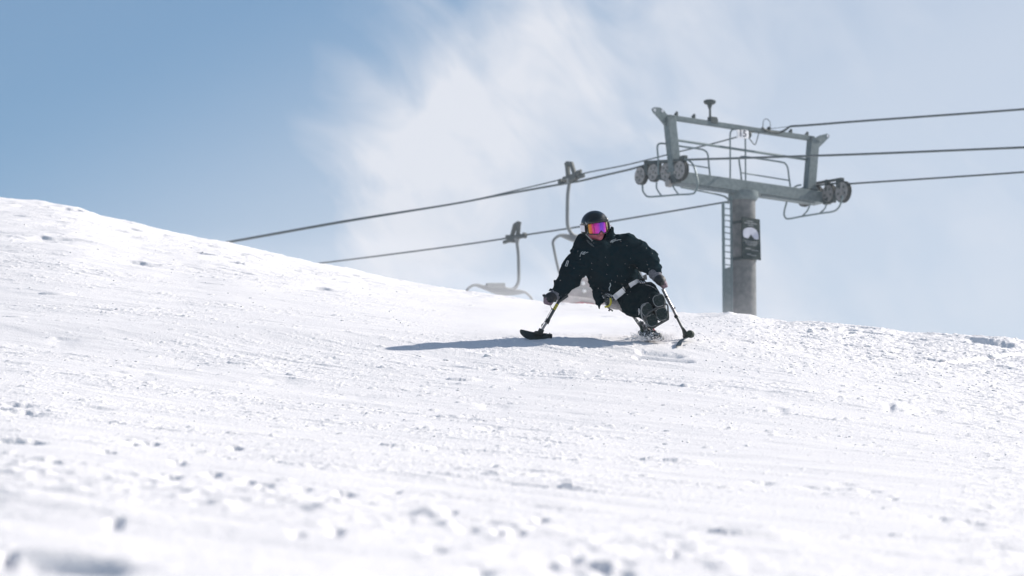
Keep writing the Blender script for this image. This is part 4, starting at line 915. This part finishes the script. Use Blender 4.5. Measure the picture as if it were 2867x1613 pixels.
m = MB(); m.plate([P(1250, 698, -20), P(1284, 682, -20), P(1290, 735, -20), P(1268, 738, -20)], Vector((0, 1, 0)), .02); m.build('strap_buckle', SHELL, sit, False)
m = MB(); m.tube(curve([P(950, 905, -90), P(955, 935, -95), P(948, 962, -95), P(930, 980, -95), P(898, 986, -90)], 4), .009, 8); m.build('evacuation_hook', YEL, sit, True)
m = MB(); m.plate([P(898, 905, -60), P(936, 908, -60), P(938, 965, -60), P(915, 978, -60), P(900, 960, -60)], Vector((0, 1, 0)), .03); m.tube([P(885, 900, -60), P(915, 870, -70), P(950, 880, -70), P(965, 930, -60)], .018, 8); m.build('hook_bracket', FROSTY, sit, False)
m = MB(); m.tube([P(920, 985, -40), P(945, 1005, -40), P(970, 1020, -30)], .007, 6); m.blob(P(940, 1018, -40), .010); m.blob(P(968, 1020, -40), .009); m.build('seat_bolt', SHAFTD, sit, True)
# footrest frame
m = MB(); m.tube([P(1308, 1185, -425), P(1472, 1090, -425)], .0125, 10); m.tube(curve([P(1472, 1090, -425), P(1468, 1030, -440), P(1464, 975, -440), P(1452, 960, -440), P(1430, 962, -440), P(1370, 990, -445), P(1300, 1030, -440), P(1272, 1065, -435), P(1268, 1090, -430), P(1300, 1150, -425), P(1308, 1185, -425)], 4), .008, 8)
m.tube([P(1300, 1165, -430), P(1380, 1130, -440)], .006, 6); m.tube([P(1345, 1010, -455), P(1360, 1045, -458), P(1362, 1090, -455)], .005, 6); m.build('footrest', SHAFTD, sit, True)
m = MB(); m.tube(curve([P(1268, 955, -395), P(1232, 985, -400), P(1224, 1040, -410), P(1238, 1090, -410), P(1275, 1140, -405), P(1300, 1165, -400)], 5), .0075, 8); m.build('heel_hoop', RIM, sit, True)
m = MB()
for a_, b_, r_ in ((P(1225, 1120, -330), P(1262, 1250, -340), .011), (P(1262, 1110, -370), P(1290, 1235, -340), .010), (P(1290, 1140, -380), P(1250, 1235, -300), .013), (P(1215, 1120, -250), P(1330, 1235, -300), .014), (P(1310, 1180, -420), P(1350, 1240, -380), .012), (P(1240, 1130, -200), P(1290, 1240, 60), .015), (P(1120, 1000, 150), P(1280, 1230, 100), .015)): m.tube([a_, b_], r_, 8)
m.beam(P(1240, 1245, -320), P(1330, 1215, -320), Vector((0, 1, 0)), .12, .04, .2); m.build('suspension_link', LINKM, sit, False)
m = MB(); m.beam(P(1221, 1158, -340), P(1236, 1218, -330), Vector((1, 0, 0)), .024, .05, .3); m.build('shock_absorber', mat('green_black', (.012, .04, .032), .5), sit, False)
m = MB(); m.lathe(P(1218, 1140, -340), (0, 1, 0), [(.009, -.01), (.012, -.006), (.012, .006), (.009, .01)], 14); m.build('pivot_bolt', SHAFTD, sit, True)
m = MB(); m.beam(P(1325, 1178, -400), P(1345, 1205, -395), Vector((1, 0, 0)), .02, .02, .2); m.build('red_release', RED, sit, False)
sk = [P(1360, 1238, -560), P(1362, 1252, -535), P(1352, 1263, -480), P(1335, 1266, -380), P(1315, 1262, -200), P(1300, 1252, 100), P(1290, 1240, 500), P(1284, 1225, 950), P(1286, 1205, 1080)]
Lw = Vector((.90, 0, .43)).normalized(); m = MB(); m.ribbon(curve(sk, 4), [Lw * (.098 if k > 6 else .06 + .006 * k) for k in range(4 * (len(sk) - 1) + 1)], .014); m.build('ski', FROSTY, sit, False)
f = Field(.02)
for x, y, d, r_ in ((1245, 1235, -320, .032), (1275, 1248, -360, .034), (1308, 1250, -400, .036), (1340, 1244, -440, .035), (1370, 1250, -470, .033), (1395, 1260, -470, .028), (1340, 1222, -400, .026), (1285, 1215, -340, .026), (1415, 1276, -470, .018)): f.ell(P(x, y, d), (r_, r_ * 1.4, r_ * .85), 0)
f.noise = lambda x: n3(x * 38, 101) * .012 + n3(x * 90, 104) * .004
f.mesh('ski_binding', FROSTY, sit, .005)

# --- outriggers
def outr(label):
    return empty('outrigger', FEET, label, 'outrigger', 'outriggers held by the skier', rot=(PITCH, 0, 0))
o1 = outr('outrigger held on the left, its black ski pointing left just above the shadow')
m = MB(); m.tube([P(556, 884, -70), P(520, 905, -95), P(472, 938, -130)], [.012, .016, .015], 10); m.ribbon([P(560, 866, -60), P(535, 890, -80), P(500, 915, -105)], [Vector((.0, .075, .0))] * 3, .005); m.build('forearm_cuff', SHAFTD, o1, True)
m = MB(); m.tube([P(474, 936, -130), P(420, 1030, -155), P(372, 1115, -175)], .0145, 12); m.build('upper_shaft', SHAFTD, o1, True)
m = MB(); m.tube([P(372, 1115, -176), P(308, 1212, -200)], .0115, 12); m.build('lower_shaft', SHAFT, o1, True)
m = MB(); m.tube([P(380, 1100, -172), P(362, 1132, -182)], .019, 12); m.beam(P(382, 1125, -180), P(374, 1143, -182), (0, 1, 0), .02, .012, .2); m.build('clamp', BLACKP, o1, True)
m = MB()
for a_, b_ in (((458, 962), (452, 975)), ((448, 980), (440, 994)), ((437, 1000), (430, 1012))): m.tube([P(*a_, -146), P(*b_, -150)], .0155, 12)
m.build('yellow_decal', YEL, o1, True)
m = MB(); m.tube([P(398, 975, -190), P(402, 990, -180), P(410, 1003, -175)], .0022, 6); m.tube([P(408, 1006, -175), P(360, 1090, -195), P(312, 1172, -215)], .0022, 6); m.lathe(P(410, 1003, -172), (0, 1, 0), [(.006, -.004), (.0075, 0), (.006, .004)], 12); m.beam(P(314, 1160, -213), P(324, 1138, -210), (0, 1, 0), .008, .008, .1); m.build('release_cord', BLACKP, o1, True)
m = MB(); m.tube([P(450, 930, -150), P(392, 920, -165), P(372, 915, -230)], .013, 10); m.build('grip_handle', BLACKP, o1, True)
m = MB(); m.beam(P(318, 1188, -205), P(296, 1236, -205), (0, 1, 0), .05, .05, .2); m.beam(P(262, 1222, -205), P(330, 1228, -205), (0, 1, 0), .05, .035, .2); m.lathe(P(262, 1219, -205), (0, 1, 0), [(.012, -.03), (.014, -.025), (.014, .025), (.012, .03)], 12); m.build('ski_bracket', BLACKP, o1, False)
wv = Vector((.0, .036, .066))
skp = [P(412, 1246, -200), P(396, 1262, -200), P(360, 1262, -200), P(300, 1260, -200), P(240, 1254, -200), P(190, 1243, -200), P(155, 1230, -200), P(128, 1214, -200), P(118, 1204, -200)]
ws = [.35, .72, .95, 1.05, 1.08, 1.05, .92, .6, .2]
def ski_blade(pts_, w_, fr, th, parent, m_, name='outrigger_ski'):
    C_ = curve(pts_, 4); n_ = len(C_); W_ = []
    for i in range(n_):
        q_ = i / (n_ - 1) * (len(w_) - 1); i0 = min(int(q_), len(w_) - 2); k_ = w_[i0] + (w_[i0 + 1] - w_[i0]) * (q_ - i0); v_ = fr(q_ / (len(w_) - 1)); W_.append(v_ * k_)
    m = MB(); m.ribbon(C_, W_, th); return m.build(name, m_, parent, False)
OSKI = mat('outrigger_ski_base', (.014, .024, .026), .35, 0, .5, noise=(40, (.05, .06, .062), .55, .75))
ski_blade(skp, ws, lambda q_: wv, .010, o1, OSKI)
m = MB(); m.beam(P(385, 1238, -205), P(402, 1238, -205), (0, 1, 0), .02, .018, .2); m.beam(P(388, 1224, -205), P(390, 1240, -205), (0, 1, 0), .008, .008); m.build('brake_claw', BLACKP, o1, False)
o2 = outr('outrigger held on the right, bright shaft and round ski tip on the snow')
m = MB(); m.tube([P(1428, 820, -150), P(1470, 908, -165), P(1525, 1010, -178)], .0145, 12); m.build('upper_shaft', SHAFT, o2, True)
m = MB(); m.tube([P(1525, 1010, -178), P(1552, 1070, -185)], .0135, 12); m.build('middle_shaft', SHAFT, o2, True)
m = MB(); m.tube([P(1552, 1070, -185), P(1612, 1190, -200)], .0115, 12); m.build('lower_shaft', SHAFTD, o2, True)
for a_, b_, r_ in ((P(1545, 1062, -183), P(1558, 1084, -187), .018), (P(1517, 995, -178), P(1545, 994, -178), .006), (P(1460, 886, -162), P(1466, 898, -163), .0165)): m = MB(); m.tube([a_, b_], r_, 12); m.build('clamp', BLACKP, o2, True)
m = MB(); m.tube([P(1430, 800, -160), P(1402, 765, -150), P(1380, 720, -110), P(1362, 665, -70)], .014, 10); m.tube([P(1402, 765, -150), P(1420, 775, -240)], .013, 8); m.build('grip_handle', BLACKP, o2, True)
m = MB(); m.plate([P(1600, 1180, -205), P(1618, 1172, -205), P(1655, 1222, -205), P(1648, 1262, -205), P(1618, 1268, -205)], (0, 1, 0), .05); m.beam(P(1612, 1262, -205), P(1655, 1250, -205), (0, 1, 0), .05, .03, .2); m.build('ski_bracket', BLACKP, o2, False)
C_ = curve([P(1549, 1335, -800), P(1568, 1306, -640), P(1598, 1282, -500), P(1632, 1268, -390), P(1662, 1256, -300), P(1684, 1244, -290)], 4)
m = MB(); m.ribbon(C_, [Vector((.05, .07, .012))] * len(C_), .008); m.build('outrigger_ski', OSKI, o2, False)
m = MB(); m.lathe(P(1681, 1236, -292), (-.25, -1, .10), [(.030, -.012), (.033, -.008), (.034, .0), (.034, .045), (.028, .06)], 26); m.build('ski_tip', mat('tip_green_grey', (.028, .040, .034), .7, 0, .2, noise=(60, (.05, .065, .058), .45, .65)), o2, True)

# ---------------------------------------------------------------- snow thrown up by the ski
m = MB()
def gz(p_):     # height of the snow under a rider-frame point
    X_ = p_.x + (1700 - CX) / FPX * 40.0; D_ = 40 + p_.y; return ground_at(X_ / D_ * FPX + CX, D_) - (CY - 945) / FPX * 40.0
for i in range(2600):
    x = random.gauss(1330, 95); d = random.gauss(-330, 130); g_ = P(x, 1268, d); hgt = abs(random.gauss(0, .028)) ; g_.z = P(x, 1290, 0).z + hgt + .0
    m.blob(g_, random.choice([.0012, .0018, .0025, .003, .004]) * random.uniform(.7, 1.2), sub=1, jit=.25)
for i in range(700):
    x = random.uniform(1150, 1560); d = random.gauss(150, 250); g_ = P(x, 1272 - abs(random.gauss(0, 22)), d); m.blob(g_, random.uniform(.0015, .005), sub=1, jit=.25)
for i in range(420):
    x = random.uniform(200, 1600); y = random.uniform(150, 1250); m.blob(P(x, y, random.uniform(-450, 500)), random.uniform(.0010, .0022), sub=1, jit=.25)
o = m.build('flying_snow', SNOW, None, True); o.location = FEET; o.rotation_euler = (PITCH, 0, 0)
tag(o, 'grains of snow flying up around the ski and the rider', 'snow', kind='stuff')
# fine powder smoke trailing behind the ski (a real, thin cloud close to the ground)
bm = bmesh.new(); bmesh.ops.create_icosphere(bm, subdivisions=3, radius=1)
pm = bpy.data.meshes.new('snow_powder'); bm.to_mesh(pm); bm.free()
vm = bpy.data.materials.new('powder_smoke'); vm.use_nodes = True; nt = vm.node_tree; nt.nodes.remove(nt.nodes['Principled BSDF'])
pv = nt.nodes.new('ShaderNodeVolumePrincipled'); pv.inputs['Color'].default_value = (.97, .97, 1, 1); pv.inputs['Anisotropy'].default_value = .2
tcn = nt.nodes.new('ShaderNodeTexCoord'); ns = nt.nodes.new('ShaderNodeTexNoise'); ns.inputs['Scale'].default_value = 2.6; ns.inputs['Detail'].default_value = 4
nt.links.new(tcn.outputs['Object'], ns.inputs['Vector']); ln = nt.nodes.new('ShaderNodeVectorMath'); ln.operation = 'LENGTH'; nt.links.new(tcn.outputs['Object'], ln.inputs[0])
mr = nt.nodes.new('ShaderNodeMapRange'); mr.inputs[1].default_value = .15; mr.inputs[2].default_value = 1; mr.inputs[3].default_value = 1; mr.inputs[4].default_value = 0; nt.links.new(ln.outputs['Value'], mr.inputs[0])
mr2 = nt.nodes.new('ShaderNodeMapRange'); mr2.inputs[1].default_value = .42; mr2.inputs[2].default_value = .68; nt.links.new(ns.outputs['Fac'], mr2.inputs[0])
mu = nt.nodes.new('ShaderNodeMath'); mu.operation = 'MULTIPLY'; nt.links.new(mr.outputs[0], mu.inputs[0]); nt.links.new(mr2.outputs[0], mu.inputs[1])
mu2 = nt.nodes.new('ShaderNodeMath'); mu2.operation = 'MULTIPLY'; mu2.inputs[1].default_value = 1.6; nt.links.new(mu.outputs[0], mu2.inputs[0]); nt.links.new(mu2.outputs[0], pv.inputs['Density'])
nt.links.new(pv.outputs[0], nt.nodes['Material Output'].inputs['Volume']); pm.materials.append(vm)
o = bpy.data.objects.new('snow_powder', pm); S.collection.objects.link(o); o.rotation_euler = (PITCH, 0, 0)
o.location = at(1560, 905, 41.6); o.scale = (1.15, .9, .16); tag(o, 'thin white powder smoke drifting low behind the ski', 'snow', kind='stuff')
vm2 = vm.copy(); vm2.node_tree.nodes['Math.001'].inputs[1].default_value = 9.0
pm2 = pm.copy(); pm2.materials[0] = vm2; o = bpy.data.objects.new('snow_puff', pm2); S.collection.objects.link(o); o.rotation_euler = (PITCH, 0, R(4))
o.location = at(1862, 934, 39.9); o.scale = (.22, .30, .085); tag(o, 'small puff of powder snow beside the ski binding', 'snow', kind='stuff')

vm3 = vm.copy(); vm3.node_tree.nodes['Math.001'].inputs[1].default_value = .09
pm3 = pm.copy(); pm3.materials[0] = vm3; o = bpy.data.objects.new('snow_veil', pm3); S.collection.objects.link(o); o.rotation_euler = (PITCH, R(6), 0)
o.location = at(1330, 830, 72); o.scale = (6.5, 5, 1.0); tag(o, 'pale veil of blown snow hanging along the ridge behind the rider', 'snow', kind='stuff')
# ---------------------------------------------------------------- thin drifting-snow haze in the air over the slope
bm = bmesh.new(); bmesh.ops.create_cube(bm, size=1); hm = bpy.data.meshes.new('haze'); bm.to_mesh(hm); bm.free()
hz = bpy.data.materials.new('haze_air'); hz.use_nodes = True; nt = hz.node_tree; nt.nodes.remove(nt.nodes['Principled BSDF'])
hv = nt.nodes.new('ShaderNodeVolumePrincipled'); hv.inputs['Color'].default_value = (.93, .96, 1, 1); hv.inputs['Density'].default_value = .00022; hv.inputs['Anisotropy'].default_value = .35
nt.links.new(hv.outputs[0], nt.nodes['Material Output'].inputs['Volume']); hm.materials.append(hz)
_g = [cam2world(v) for v in co[:: 97].tolist()]; _x = [v.x for v in _g]; _y = [v.y for v in _g]; _z = [v.z for v in _g]
x0, x1, y0, y1, z0, z1 = min(_x) - 6, max(_x) + 6, min(_y) - 6, max(_y) + 6, min(_z) - 2, max(max(_z), 40) + 3
o = bpy.data.objects.new('haze', hm); S.collection.objects.link(o); o.location = ((x0 + x1) / 2, (y0 + y1) / 2, (z0 + z1) / 2); o.scale = (x1 - x0, y1 - y0, z1 - z0)
tag(o, kind='stuff')
